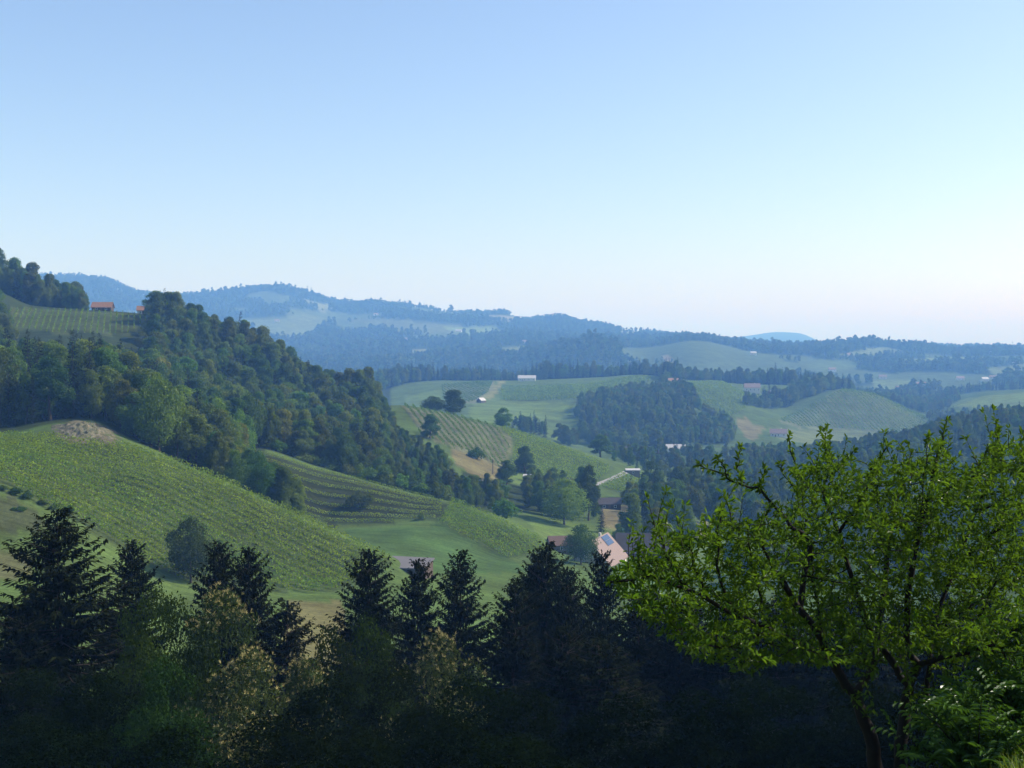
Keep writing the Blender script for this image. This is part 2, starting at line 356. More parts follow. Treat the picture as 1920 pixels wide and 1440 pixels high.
# close the fan under the camera
nv = len(gv); gv = np.concatenate([gv, [[0, 0, -1.75]]])
cap = np.stack([vid[i1, 0], vid[i0, 0], np.full(nC, nv), np.full(nC, nv)], -1)
gc = np.empty((len(gv), 4)); gc[:, 3] = 1
gc[:nC * NR, :3] = 0.035, 0.052, 0.020
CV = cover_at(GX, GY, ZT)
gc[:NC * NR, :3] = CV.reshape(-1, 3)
oy = AY[NC:].reshape(-1); rr = np.hypot(AX[NC:], AY[NC:]).reshape(-1)
gc[NC * NR:nC * NR, :3] = np.where((rr < 260)[:, None], np.array(GRASS)[None], np.array((0.04, 0.06, 0.022))[None])
gc[nv, :3] = GRASS
m_ground, n, out = new_mat("land"); L = n.links.new
at_ = node(n, "ShaderNodeAttribute", attribute_name="cover"); geo = node(n, "ShaderNodeNewGeometry")
n1 = node(n, "ShaderNodeTexNoise"); n1.inputs["Scale"].default_value = 0.045; n1.inputs["Detail"].default_value = 9; n1.inputs["Roughness"].default_value = 0.7
n2 = node(n, "ShaderNodeTexNoise"); n2.inputs["Scale"].default_value = 1.3; n2.inputs["Detail"].default_value = 6; n2.inputs["Roughness"].default_value = 0.75
mpg = node(n, 'ShaderNodeMapping'); mpg.inputs['Scale'].default_value = (0.10, 0.85, 0.4); mpg.inputs['Rotation'].default_value = (0, 0, 0.25)
n3 = node(n, 'ShaderNodeTexNoise'); n3.inputs['Scale'].default_value = 1.0; n3.inputs['Detail'].default_value = 5; L(geo.outputs['Position'], mpg.inputs[0]); L(mpg.outputs[0], n3.inputs['Vector'])
mr3 = node(n, 'ShaderNodeMapRange'); L(n3.outputs['Fac'], mr3.inputs['Value']); mr3.inputs['From Min'].default_value = .3; mr3.inputs['From Max'].default_value = .7; mr3.inputs['To Min'].default_value = 0.78; mr3.inputs['To Max'].default_value = 1.2
for q in (n1, n2): L(geo.outputs["Position"], q.inputs["Vector"])
mr1 = node(n, "ShaderNodeMapRange"); L(n1.outputs["Fac"], mr1.inputs["Value"]); mr1.inputs["From Min"].default_value = .3; mr1.inputs["From Max"].default_value = .7; mr1.inputs["To Min"].default_value = 0.62; mr1.inputs["To Max"].default_value = 1.35
mr2 = node(n, "ShaderNodeMapRange"); L(n2.outputs["Fac"], mr2.inputs["Value"]); mr2.inputs["From Min"].default_value = .3; mr2.inputs["From Max"].default_value = .7; mr2.inputs["To Min"].default_value = 0.7; mr2.inputs["To Max"].default_value = 1.3
mm = node(n, "ShaderNodeMath", operation='MULTIPLY'); L(mr1.outputs[0], mm.inputs[0]); L(mr2.outputs[0], mm.inputs[1])
m3 = node(n, 'ShaderNodeMath', operation='MULTIPLY'); L(mm.outputs[0], m3.inputs[0]); L(mr3.outputs[0], m3.inputs[1])
hs = node(n, "ShaderNodeHueSaturation"); L(at_.outputs["Color"], hs.inputs["Color"]); L(m3.outputs[0], hs.inputs["Value"])
hh = node(n, "ShaderNodeMapRange"); L(n1.outputs["Fac"], hh.inputs["Value"]); hh.inputs["To Min"].default_value = 0.47; hh.inputs["To Max"].default_value = 0.53; L(hh.outputs[0], hs.inputs["Hue"])
bp = node(n, "ShaderNodeBump"); bp.inputs["Strength"].default_value = 0.6; bp.inputs["Distance"].default_value = 0.35; L(n2.outputs["Fac"], bp.inputs["Height"])
pr = node(n, "ShaderNodeBsdfDiffuse"); pr.inputs["Roughness"].default_value = 0.6
L(hs.outputs[0], pr.inputs["Color"]); L(bp.outputs[0], pr.inputs["Normal"]); L(pr.outputs[0], out.inputs[0])
allq = np.concatenate([quads, cap])
me = mesh_np("ground", gv, quads, [m_ground], smooth=True)
ca = me.color_attributes.new("cover", 'FLOAT_COLOR', 'POINT'); ca.data.foreach_set("color", gc.astype(np.float32).ravel())
ground_o = add_obj("ground", me, kind="structure"); ground_o["label"] = "rolling hills of meadow, vineyard and woodland"
print("terrain", round(time.time() - T0, 1))
# ------------------------------------------------------------------ tree shapes
M_BARK = simple_mat("bark", (0.075, 0.058, 0.042), 0.9, 0.4, 6.0, 0.1)
M_BARK_D = simple_mat("bark_dark", (0.035, 0.028, 0.022), 0.9, 0.4, 9.0, 0.1)
M_LEAF = leaf_mat("foliage_broadleaf", (0.034, 0.064, 0.013), (0.125, 0.182, 0.030), 0.36, 0.012, 0.45, 0.035, 0.38)
M_NEEDLE = leaf_mat("foliage_needles", (0.012, 0.020, 0.010), (0.030, 0.042, 0.018), 0.10, 0.0, 0.45, 0.02, 0.25)
M_FAR = leaf_mat("foliage_far", (0.036, 0.062, 0.016), (0.105, 0.150, 0.030), 0.25, 0.0, 0.5, 0.03, 0.35, 0.0)
M_VINE = leaf_mat("foliage_vines", (0.046, 0.094, 0.014), (0.215, 0.310, 0.050), 0.36, 0.01, 0.5, 0.01, 0.08, 1.0, 0.25)

def rnd(seed): return np.random.default_rng(seed)
def unit(v): return v / np.maximum(np.linalg.norm(v, axis=-1, keepdims=True), 1e-9)
def leaves(c, axis, nrm, ln, wd, fold=0.25):
    """one folded diamond per leaf: base, side, tip, side"""
    axis = unit(axis); side = unit(np.cross(axis, nrm)); up = np.cross(side, axis)
    ln = np.broadcast_to(np.asarray(ln, float), (len(c),))[:, None]; wd = np.broadcast_to(np.asarray(wd, float), (len(c),))[:, None]
    b = c - axis * ln * 0.5; t = c + axis * ln * 0.5 - up * ln * fold * 0.4
    l = c + side * wd * 0.5 + up * wd * fold - axis * ln * 0.06; r = c - side * wd * 0.5 + up * wd * fold - axis * ln * 0.06
    v = np.stack([b, r, t, l], 1).reshape(-1, 3)
    return v, np.arange(len(v)).reshape(-1, 4)
def join(parts):
    vs, fs, n0 = [], [], 0
    for v, f in parts: vs.append(v); fs.append(f + n0); n0 += len(v)
    return np.concatenate(vs), np.concatenate(fs)
def tube(pts, rad, sides=6):
    pts = np.asarray(pts, float); rad = np.asarray(rad, float); n = len(pts)
    d = unit(np.gradient(pts, axis=0)); ref = np.array([0.31, 0.17, 0.93])
    ref = np.where(np.abs(d @ ref)[:, None] > 0.92, np.array([[1.0, 0.1, 0]]), ref[None])
    a = unit(np.cross(d, ref)); b = np.cross(d, a)
    th = np.arange(sides) / sides * 2 * math.pi
    v = pts[:, None] + rad[:, None, None] * (np.cos(th)[None, :, None] * a[:, None] + np.sin(th)[None, :, None] * b[:, None])
    i = np.arange(n - 1)[:, None] * sides; j = np.arange(sides)[None]; j1 = (j + 1) % sides
    f = np.stack([i + j, i + j1, i + sides + j1, i + sides + j], -1).reshape(-1, 4)
    return v.reshape(-1, 3), f
def trunk_parts(rg, H, r0, top=0.6, limbs=6, spread=0.22):
    n = 7; z = np.linspace(-0.6, H * top, n); off = np.cumsum(rg.normal(0, H * 0.008, (n, 2)), 0); off[:2] = 0
    P0 = np.column_stack([off, z]); R0 = r0 * (1 - 0.75 * np.linspace(0, 1, n)); R0[0] *= 1.35
    ps = [tube(P0, R0, 7)]
    for k in range(limbs):
        s = rg.uniform(0.35, 0.95); i = int(s * (n - 1)); a = rg.uniform(0, 6.283)
        L = H * spread * rg.uniform(0.6, 1.1); t = np.linspace(0, 1, 5)[:, None]
        e = np.array([math.cos(a), math.sin(a), rg.uniform(0.35, 0.8)])
        pl = P0[i] + t * e * L + np.column_stack([np.zeros((5, 2)), 0.2 * L * t[:, 0]**2])
        ps.append(tube(pl, R0[i] * 0.55 * (1 - 0.85 * t[:, 0]), 5))
    return ps
def crown_points(rg, H, W, base, nl, n, egg=0.0, lob=(0.16, 0.44)):
    """points + outward directions on a heap of uneven lobes"""
    hc = (H + base) / 2; a = W / 2; hh = (H - base) / 2
    L = []; 
    for k in range(nl):
        ph = rg.uniform(0, 6.283); u = rg.uniform(-0.85, 1.0)
        rr = math.sqrt(max(0.0, 1 - u * u)) * rg.uniform(0.45, 1.0) * (1 - egg * u)
        r = a * rg.uniform(*lob) * (1.0 - 0.25 * max(0, u))
        L.append((a * rr * math.cos(ph) * 0.85, a * rr * math.sin(ph) * 0.85, hc + (hh - r * 0.8) * u, r))
    L.append((0, 0, hc, a * 0.55)); L = np.array(L)
    w = L[:, 3]**2; k = rg.choice(len(L), n, p=w / w.sum())
    d = unit(rg.normal(size=(n, 3)) + np.array([0, 0, 0.25]))
    rad = L[k, 3] * np.where(rg.random(n) < 0.75, rg.normal(1.0, 0.17, n), rg.uniform(0.35, 0.95, n))
    p = L[k, :3] + d * rad[:, None] * np.array([1, 1, 0.92])
    # drop most of what lies deep inside another lobe
    dd = np.linalg.norm(p[:, None] - L[None, :, :3], axis=2) / L[None, :, 3]
    dd[np.arange(n), k] = 9
    keep = (dd.min(1) > 0.72) | (rg.random(n) < 0.15)
    return p[keep], d[keep]
def broadleaf(seed, H=15.0, W=10.0, base=2.0, nl=22, n=9500, leaf=0.52, egg=0.0, mat=None, limbs=6):
    rg = rnd(seed); p, d = crown_points(rg, H, W, base, nl, n, egg)
    m = len(p); nr = unit(d + rg.normal(0, 0.55, (m, 3))); ax = np.cross(nr, rg.normal(size=(m, 3))) - np.array([0, 0, 0.35])
    v, f = leaves(p, ax, nr, leaf * rg.uniform(0.6, 1.3, m), leaf * rg.uniform(0.45, 0.85, m))
    cm = mesh_np("crown", v, f, [mat or M_LEAF])
    tv, tf = join(trunk_parts(rg, H, 0.022 * H, 0.62, limbs)); tm = mesh_np("trunk", tv, tf, [M_BARK], smooth=True)
    return tm, cm
def spruce(seed, H=24.0, W=7.0, whorl=0.55, per=9, mat=None, dens=1.0, base=1.5, blet=0.5, bw=0.16, droop=0.35, curtain=0.0):
    """trunk with whorls of drooping branches hung with branchlets"""
    rg = rnd(seed); C, A, N, Ls = [], [], [], []
    bt = []; z = H * 0.985
    while z > base:
        s = (H - z) / H; rad = W / 2 * (s ** 0.64) * rg.uniform(0.82, 1.12) + 0.15
        nb = max(4, int(per * min(1, 0.45 + s * 1.6)))
        for k in range(nb):
            a = rg.uniform(0, 6.283); L = rad * rg.uniform(0.68, 1.18); pz = z + rg.normal(0, whorl * 0.35)
            if pz > H - 0.15: continue
            m = max(5, int(L / 0.16 * dens)); t = np.sort(rg.uniform(0.12, 1.0, m))
            up0 = 0.75 * (1 - min(1, s * 2.2)); dr = droop * min(1, s * 2.5)
            r = t * L; zz = pz + up0 * r - dr * r - 0.0 + 0.22 * L * t**3
            dirv = np.array([math.cos(a), math.sin(a), 0]); sd = np.array([-math.sin(a), math.cos(a), 0])
            side = rg.choice([-1, 1], m) * (0.35 + 0.65 * rg.random(m))
            bl = blet * (0.45 + 0.55 * rg.random(m)) * (0.55 + 0.45 * min(1, s * 4)) * (1.15 - 0.6 * t)
            ax = dirv[None] * 0.7 + sd[None] * side[:, None] * 0.9 + np.array([0, 0, -1.0])[None] * (0.15 + 0.6 * min(1, s * 2.0) * rg.random(m))[:, None]
            ax = unit(ax); c = dirv[None] * r[:, None] + np.column_stack([np.zeros((m, 2)), zz]) + ax * bl[:, None] * 0.5
            if curtain:   # branchlets hanging like a curtain below the bough
                hm = rg.random(m) < curtain; ax[hm] = unit(np.column_stack([rg.normal(0, 0.16, (m, 2)), -np.ones(m)]))[hm]; bl[hm] *= 0.95
                c[hm] = (dirv[None] * r[:, None] + sd[None] * (rg.normal(0, 0.16, m) * (1.1 - t))[:, None] + np.column_stack([np.zeros((m, 2)), zz]) + ax * bl[:, None] * 0.5)[hm]
            C.append(c); A.append(ax); N.append(unit(np.array([[0, 0, 1.0]]) + rg.normal(0, 0.5, (m, 3)))); Ls.append(bl)
            if L > 0.8 and rg.random() < 0.6:
                q = np.array([0.02, 0.5, 1.0]); bt.append(tube(dirv[None] * (q * L)[:, None] + np.column_stack([np.zeros((3, 2)), pz + (up0 - dr) * q * L + 0.22 * L * q**3]), [0.035 + 0.006 * L, 0.02, 0.006], 3))
        z -= whorl * rg.uniform(0.75, 1.25) * (0.6 + 0.4 * min(1, s * 5))
    # leader
    m = 26; t = rg.random(m); C.append(np.column_stack([rg.normal(0, 0.03, (m, 2)), H - 0.75 + 0.75 * t])); A.append(unit(np.column_stack([rg.normal(0, 0.5, (m, 2)), np.full(m, 0.8)])))
    N.append(unit(rg.normal(size=(m, 3)))); Ls.append(np.full(m, 0.22))
    c = np.concatenate(C); ax = np.concatenate(A); nn = np.concatenate(N); ll = np.concatenate(Ls)
    v, f = leaves(c, ax, nn, ll, np.minimum(bw, ll * 0.5) * rg.uniform(0.7, 1.2, len(ll)), 0.2)
    cm = mesh_np("crown", v, f, [mat or M_NEEDLE])
    n = 8; zt = np.linspace(-0.6, H * 0.99, n)
    tv, tf = join([tube(np.column_stack([np.zeros((n, 2)), zt]), 0.011 * H * (1 - 0.97 * np.linspace(0, 1, n)) + 0.006, 7)] + bt)
    return mesh_np("trunk", tv, tf, [M_BARK_D], smooth=True), cm
def plant_tree(name, lib, x, y, H, W=None, rz=0.0, z=None, color=None, sink=0.15):
    """one tree: an empty at its foot with a trunk and a crown"""
    tm, cm, h0, w0 = lib
    sh = H / h0; sw = (W / w0) if W else sh
    o = empty(name, (x, y, (gz(x, y) if z is None else z) - sink), rz, (sw, sw, sh))
    t = bpy.data.objects.new("trunk", tm); col.objects.link(t); t.parent = o
    c = bpy.data.objects.new("crown", cm); col.objects.link(c); c.parent = o
    if color: c.color = (*color, 1)
    return o
BL = [(*broadleaf(11, 15, 10.5, 0.6, 38), 15, 10.5), (*broadleaf(12, 16, 9.0, 0.6, 34, 9000, egg=0.30), 16, 9.0), (*broadleaf(13, 17, 8.0, 0.6, 36, 9000, egg=0.42), 17, 8.0),
      (*broadleaf(14, 14, 11.5, 0.5, 42, 10000), 14, 11.5), (*broadleaf(15, 18, 9.5, 0.8, 38, 9500, egg=0.35), 18, 9.5), (*broadleaf(16, 15, 9.0, 0.4, 32, 8800, egg=0.3), 15, 9.0)]
POP = [(*broadleaf(21, 24, 4.2, 1.0, 34, 4200, 0.5, egg=0.2, limbs=3), 24, 4.2)]
SP_MID = [(*spruce(31, 22, 6.8, 0.8, 10, dens=0.7, blet=0.95, bw=0.34, curtain=0.3), 22, 6.5), (*spruce(32, 24, 6.4, 0.8, 10, dens=0.7, blet=0.95, bw=0.34, curtain=0.4), 24, 6.0)]
SHRUB = [(*broadleaf(41, 4, 4.6, 0.0, 14, 1500, 0.42, limbs=3), 4, 4.6), (*broadleaf(42, 5, 4.2, 0.0, 14, 1500, 0.42, limbs=3), 5, 4.2)]
print("tree lib", round(time.time() - T0, 1))
# ------------------------------------------------------------------ woods: scattered over the land, each visible tree an object up to the limit
rg = rnd(5)
def curve(pts): 
    a = np.array(pts, float); return lambda q: np.interp(q, a[:, 0], a[:, 1])
ALLV = list(V.values()); VR = list(VDR.values())
CLEAR = [(p, d0, d1) for p, d0, d1, c in COVER if p is not None and c not in (WOOD,) and not (d0 == 1900 and d1 == 20000)]
def clear_mask(x, y):
    z = ground(x, y); px, py = project(x, y, z); m = np.zeros(x.shape, bool)
    for p, d0, d1 in CLEAR:
        k = (y >= d0 - 2) & (y <= d1)
        if k.any(): m |= k & inpoly(px, py, p)
    return m
def scatter(x0, x1, y0, y1, s):
    nx = int((x1 - x0) / s); ny = int((y1 - y0) / s)
    gx, gy = np.meshgrid(np.arange(nx), np.arange(ny)); gx = gx + (gy % 2) * 0.5
    x = x0 + (gx + rg.uniform(-0.36, 0.36, gx.shape)) * s; y = y0 + (gy + rg.uniform(-0.36, 0.36, gy.shape)) * s
    return x.ravel(), y.ravel()
def region(pxa, pxb, lo, hi, s):
    """points at spacing s with distance between the curves lo(px) and hi(px)"""
    d0 = min(lo(np.array([pxa, (pxa + pxb) / 2, pxb]))); d1 = max(hi(np.array([pxa, (pxa + pxb) / 2, pxb])))
    q = np.linspace(pxa, pxb, 40); d0 = lo(q).min(); d1 = hi(q).max()
    x, y = scatter(min((pxa - 960) / F * d0, (pxa - 960) / F * d1), max((pxb - 960) / F * d1, (pxb - 960) / F * d0), d0, d1, s)
    px = 960 + F * x / y
    k = (px >= pxa) & (px <= pxb) & (y >= lo(px)) & (y <= hi(px))
    return x[k], y[k]
def visible(x, y, h, slack=0.0):
    z = ground(x, y)
    return (z + h * 1.0) / y > horizon_before(x, y) - slack / y
WOODS = [  # columns, near curve, far curve, spacing, height range, conifer share, label place
 (-90, 470, curve([(-90,304),(90,312),(160,322),(240,306),(300,300),(360,305),(470,372)]), curve([(-90,720),(200,690),(470,690)]), 6.0, (10, 19), 0.24, "hillside"),
 (380, 560, curve([(380,300),(470,303),(560,312)]), curve([(380,352),(470,352),(520,335),(560,320)]), 6.0, (8, 13), 0.05, "gully"),
 (470, 840, curve([(470,402),(560,406),(700,406),(840,410)]), curve([(470,700),(670,690),(712,640),(745,585),(775,548),(840,505)]), 6.0, (10, 18), 0.22, "hillside"),
 (830, 985, curve([(830,408),(900,412),(985,425)]), curve([(830,470),(900,478),(985,470)]), 6.6, (5, 9), 0.03, "valley"),
 (1360, 1960, curve([(1360,330),(1960,330)]), curve([(1360,450),(1960,470)]), 10.0, (9, 13), 0.15, "valley"),
 (1420, 1960, curve([(1420,470),(1960,520)]), curve([(1420,640),(1960,650)]), 11.0, (9, 14), 0.15, "right slope"),
 (985, 1130, curve([(985,445),(1130,455)]), curve([(985,540),(1130,570)]), 8.0, (6, 11), 0.08, "valley"),
 (1130, 1420, curve([(1130,385),(1250,405),(1420,420)]), curve([(1130,425),(1250,450),(1420,480)]), 8.5, (7, 12), 0.1, "valley"),
 (1180, 1420, curve([(1180,455),(1300,460),(1420,500)]), curve([(1180,560),(1300,575),(1420,640)]), 7.4, (8, 14), 0.08, "valley"),
 (1150, 1480, curve([(1150,690),(1480,700)]), curve([(1150,930),(1480,960)]), 14.0, (7, 12), 0.05, "valley"),
 (1380, 1960, curve([(1380,640),(1960,650)]), curve([(1380,900),(1700,960),(1960,1050)]), 8.5, (7, 11), 0.06, "right slope"),
 (1080, 1380, curve([(1080,1040),(1200,1000),(1380,1060)]), curve([(1080,1200),(1150,1330),(1250,1420),(1300,1380),(1380,1140)]), 8.0, (11, 15), 0.14, "far wood"),
 (960, 1100, curve([(960,980),(1100,980)]), curve([(960,1040),(1100,1030)]), 9.0, (10, 16), 0.2, "far wood"),
 (1340, 1560, curve([(1340,1600),(1395,1310),(1440,1340),(1500,1420),(1560,1480)]), curve([(1340,1620),(1395,1330),(1440,1410),(1500,1510),(1560,1560)]), 8.0, (12, 18), 0.2, "far wood"),
 (690, 1240, curve([(690,1480),(800,1590),(1000,1605),(1240,1600)]), curve([(690,1680),(1240,1690)]), 8.0, (14, 20), 0.25, "crest"),
 (1240, 1600, curve([(1240,1450),(1290,1570),(1350,1575),(1500,1570),(1600,1530)]), curve([(1240,1680),(1600,1640)]), 8.0, (14, 20), 0.3, "crest"),
 (1600, 1960, curve([(1600,1640),(1740,1600),(1960,1700)]), curve([(1600,1960),(1960,2000)]), 11.0, (9, 14), 0.15, "crest"),
 (1740, 1880, curve([(1740,1330),(1880,1330)]), curve([(1740,1420),(1880,1400)]), 10.0, (9, 14), 0.15, "far wood"),
]
TREES = []   # x, y, h, conifer?, place
for pxa, pxb, lo, hi, s, hr, con, place in WOODS:
    x, y = region(pxa, pxb, lo, hi, s)
    k = ~clear_mask(x, y); x, y = x[k], y[k]
    if place == "hillside":
        # the upper vineyard and its barns stay open
        px = 960 + F * x / y
        k = ~((px > -10) & (px < 292) & (y > 548) & (y < 636)); x, y = x[k], y[k]
        k = ~((px[k] > 8) & (px[k] < 262) & (y > 500) & (y < 560)); x, y = x[k], y[k]
        px = 960 + F * x / y
        k = ~((px > 165) & (px < 300) & (y > 610) & (y < 700)); x, y = x[k], y[k]
    h = rg.uniform(hr[0], hr[1], len(x)) * (0.92 + 0.5 * (vnoise(x / 45, y / 45, 7) ))
    if place == "hillside":
        px = 960 + F * x / y; h = np.where(px > 700, np.minimum(h, np.interp(px, [700, 745, 840], [13, 7.0, 7.5])), h); low = (px > 0) & (px < 275) & (y > 430) & (y < 505); h = np.where((px > 270) & (px < 430) & (y > 540), np.minimum(h, 14.5), h); h = np.where(low, h * np.interp(y, [430, 505], [0.85, 0.5]), h)
    k = visible(x, y, h, 3.0); x, y, h = x[k], y[k], h[k]
    c = (rg.random(len(x)) + 0.9 * vnoise(x / 60, y / 60, 8)) < con
    for i in range(len(x)): TREES.append((x[i], y[i], h[i] * (1.15 if c[i] else 1), bool(c[i]), place))
TREES.sort(key=lambda t: t[1] / t[2])
TINTS = [(1, 1, 1), (1, 1, 1), (0.85, 0.95, 0.95), (1.25, 1.2, 0.9), (0.8, 0.9, 0.85), (1.3, 1.1, 0.85), (1.25, 1.4, 0.8), (0.6, 0.7, 0.7)]
TINT_W = ["mid green", "mid green", "deep green", "olive green", "deep green", "brownish", "bright green", "dark green"]
PLACE_TXT = {"hillside": "in the dense wood covering the slope above the vineyards", "gully": "in the gully between the two nearest vineyards",
             "valley": "among the farms on the valley floor", "right slope": "on the wooded slope behind the plum tree",
             "far wood": "in the dark wood below the far ridge", "crest": "in the tree line along the far ridge"}
def zone(x, y, place):
    px = 960 + F * x / y
    if place == "hillside":
        if px < 262 and y < 352: return "at the wood edge by the bare rock scarp"
        if px < 480 and y < 372: return "at the wood edge along the broad vineyard"
        if px >= 480 and y < 455: return "in the wood just behind the terraced vineyard"
        if px < 300 and y > 600: return "on the ridge around the orange-roofed barn"
        if px < 300 and y > 400: return "in the wood below the ridge vineyard"
        if y > 560: return "on the wooded ridge line descending to the knoll"
        return "in the middle of the dense hillside wood"
    return PLACE_TXT[place]
def build(h, wr): return ("tall " if h > 17 else "low " if h < 13 else "") + ("slender" if wr < 0.55 else "broad" if wr > 0.65 else "rounded")
cnt = {False: 0, True: 0}; rest = []
for x, y, h, c, place in TREES:
    lim = 270 if not c else 120
    if cnt[c] >= lim or y > 1500: rest.append((x, y, h, c)); continue
    cnt[c] += 1
    if c:
        o = plant_tree("spruce_tree", SP_MID[rg.integers(2)], x, y, h, h * rg.uniform(0.24, 0.34), rg.uniform(0, 6.28)); q = "tall" if h > 19 else "short" if h < 15.5 else "middling"
        tag(o, q + " dark pointed spruce " + zone(x, y, place), "tree", q + " spruces " + zone(x, y, place))
    else:
        q = int(rg.integers(len(TINTS)))
        wr = rg.uniform(0.52, 0.72); o = plant_tree("broadleaf_tree", BL[rg.integers(len(BL))], x, y, h, h * wr, rg.uniform(0, 6.28), color=TINTS[q])
        d_ = build(h, wr) + " " + TINT_W[q]; tag(o, d_ + " tree " + zone(x, y, place), "tree", d_ + " trees " + zone(x, y, place))
print("wood trees", len(TREES), cnt, "rest", len(rest), round(time.time() - T0, 1))

# the rest of the woods and the far hills: one mass each, made of instanced trees
def far_lib():
    L = []
    for k, (H, W, nl, n) in enumerate([(14, 10, 12, 460), (15, 9, 12, 440), (13, 11, 14, 480), (16, 9, 10, 420)]):
        r = rnd(60 + k); p, d = crown_points(r, H, W, 0.4, nl, n); m = len(p)
        nr = unit(d + r.normal(0, 0.35, (m, 3))); ax = np.cross(nr, r.normal(size=(m, 3)))
        v, f = leaves(p, ax, nr, 1.9 * r.uniform(0.7, 1.2, m), 1.5 * r.uniform(0.7, 1.1, m), 0.15); L.append(mesh_np("far_crown", v, f, [M_FAR]))
    for k in range(2):
        tm, cm = spruce(70 + k, 20, 6.5, 2.0, 6, mat=M_NEEDLE, dens=0.18, blet=2.2, bw=0.9); L.append(cm)
    return L
FAR = far_lib()
far_col = bpy.data.collections.new("far_tree_shapes")     # shapes only, never linked to the scene
for i, me_ in enumerate(FAR):
    far_col.objects.link(bpy.data.objects.new("shape_%02d" % i, me_))
mid_col = bpy.data.collections.new("mid_tree_shapes")
for i, me_ in enumerate([BL[0][1], BL[1][1], BL[2][1], BL[4][1], SP_MID[0][1], SP_MID[1][1]]):
    q = bpy.data.objects.new("mid_%02d" % i, me_); q.scale = (1, 1, 1); mid_col.objects.link(q)
def mass(name, label, x, y, h, c, shapes=None):
    n = len(x); z = ground(x, y)
    me_ = bpy.data.meshes.new(name); me_.vertices.add(n); me_.vertices.foreach_set("co", np.column_stack([x, y, z]).astype(np.float32).ravel())
    ids = np.where(c, 4 + rg.integers(0, 2, n), rg.integers(0, 4, n)).astype(np.int32)
    s = np.where(c, h / 20.0, h / 14.5).astype(np.float32)
    sv = np.column_stack([s * rg.uniform(0.9, 1.2, n), s * rg.uniform(0.9, 1.2, n), s * np.where(y < 900, rg.uniform(0.85, 1.12, n), rg.uniform(0.75, 1.05, n))]).astype(np.float32)
    for nm, tp, dat, key in (("tid", 'INT', ids, "value"), ("scl", 'FLOAT_VECTOR', sv.ravel(), "vector"), ("yaw", 'FLOAT', rg.uniform(0, 6.28, n).astype(np.float32), "value")):
        a = me_.attributes.new(nm, tp, 'POINT'); a.data.foreach_set(key, dat)
    o = add_obj(name, me_, kind="stuff"); o["label"] = label
    ng = bpy.data.node_groups.new(name + "_nodes", 'GeometryNodeTree')
    ng.interface.new_socket("Geometry", in_out='INPUT', socket_type='NodeSocketGeometry'); ng.interface.new_socket("Geometry", in_out='OUTPUT', socket_type='NodeSocketGeometry')
    N = ng.nodes.new; L = ng.links.new
    gi = N('NodeGroupInput'); go = N('NodeGroupOutput'); ci = N('GeometryNodeCollectionInfo'); iop = N('GeometryNodeInstanceOnPoints')
    ci.inputs['Collection'].default_value = shapes or far_col; ci.inputs['Separate Children'].default_value = True; ci.inputs['Reset Children'].default_value = True
    at1 = N('GeometryNodeInputNamedAttribute'); at1.data_type = 'INT'; at1.inputs[0].default_value = "tid"
    at2 = N('GeometryNodeInputNamedAttribute'); at2.data_type = 'FLOAT_VECTOR'; at2.inputs[0].default_value = "scl"
    at3 = N('GeometryNodeInputNamedAttribute'); at3.data_type = 'FLOAT'; at3.inputs[0].default_value = "yaw"
    cx_ = N('ShaderNodeCombineXYZ'); L(at3.outputs[0], cx_.inputs[2])
    L(gi.outputs[0], iop.inputs['Points']); L(ci.outputs[0], iop.inputs['Instance']); iop.inputs['Pick Instance'].default_value = True
    L(at1.outputs[0], iop.inputs['Instance Index']); L(at2.outputs[0], iop.inputs['Scale']); L(cx_.outputs[0], iop.inputs['Rotation']); L(iop.outputs[0], go.inputs[0])
    md = o.modifiers.new("scatter", 'NODES'); md.node_group = ng
    return o
a = np.array([(t[0], t[1], t[2], t[3]) for t in rest])
mass("woodland", "dense mixed woodland on the middle hills, too many trees to count", a[:, 0], a[:, 1], a[:, 2], a[:, 3] > 0.5, mid_col)
# far hills
fx, fy, fh = [], [], []
for d0, d1, s in ((1950, 2700, 13), (2700, 3500, 15), (3500, 4800, 17)):
    x, y = region(-60, 1980, curve([(0, d0)]), curve([(0, d1)]), s)
    k = ~clear_mask(x, y); x, y = x[k], y[k]
    h = rg.uniform(8, 21, len(x)) * (1 + 0.9 * vnoise(x / 120, y / 120, 11))
    # open fields between the woods
    k = far_open(x, y) > OPEN_T; x, y, h = x[k], y[k], h[k]
    k = visible(x, y, h, 4.0); fx.append(x[k]); fy.append(y[k]); fh.append(h[k])
fx, fy, fh = map(np.concatenate, (fx, fy, fh))
mass("far_woodland", "hazy blue woodland on the far hills", fx, fy, fh, (rg.random(len(fx)) + vnoise(fx / 150, fy / 150, 14)) < 0.06)
print("far trees", len(fx), round(time.time() - T0, 1))
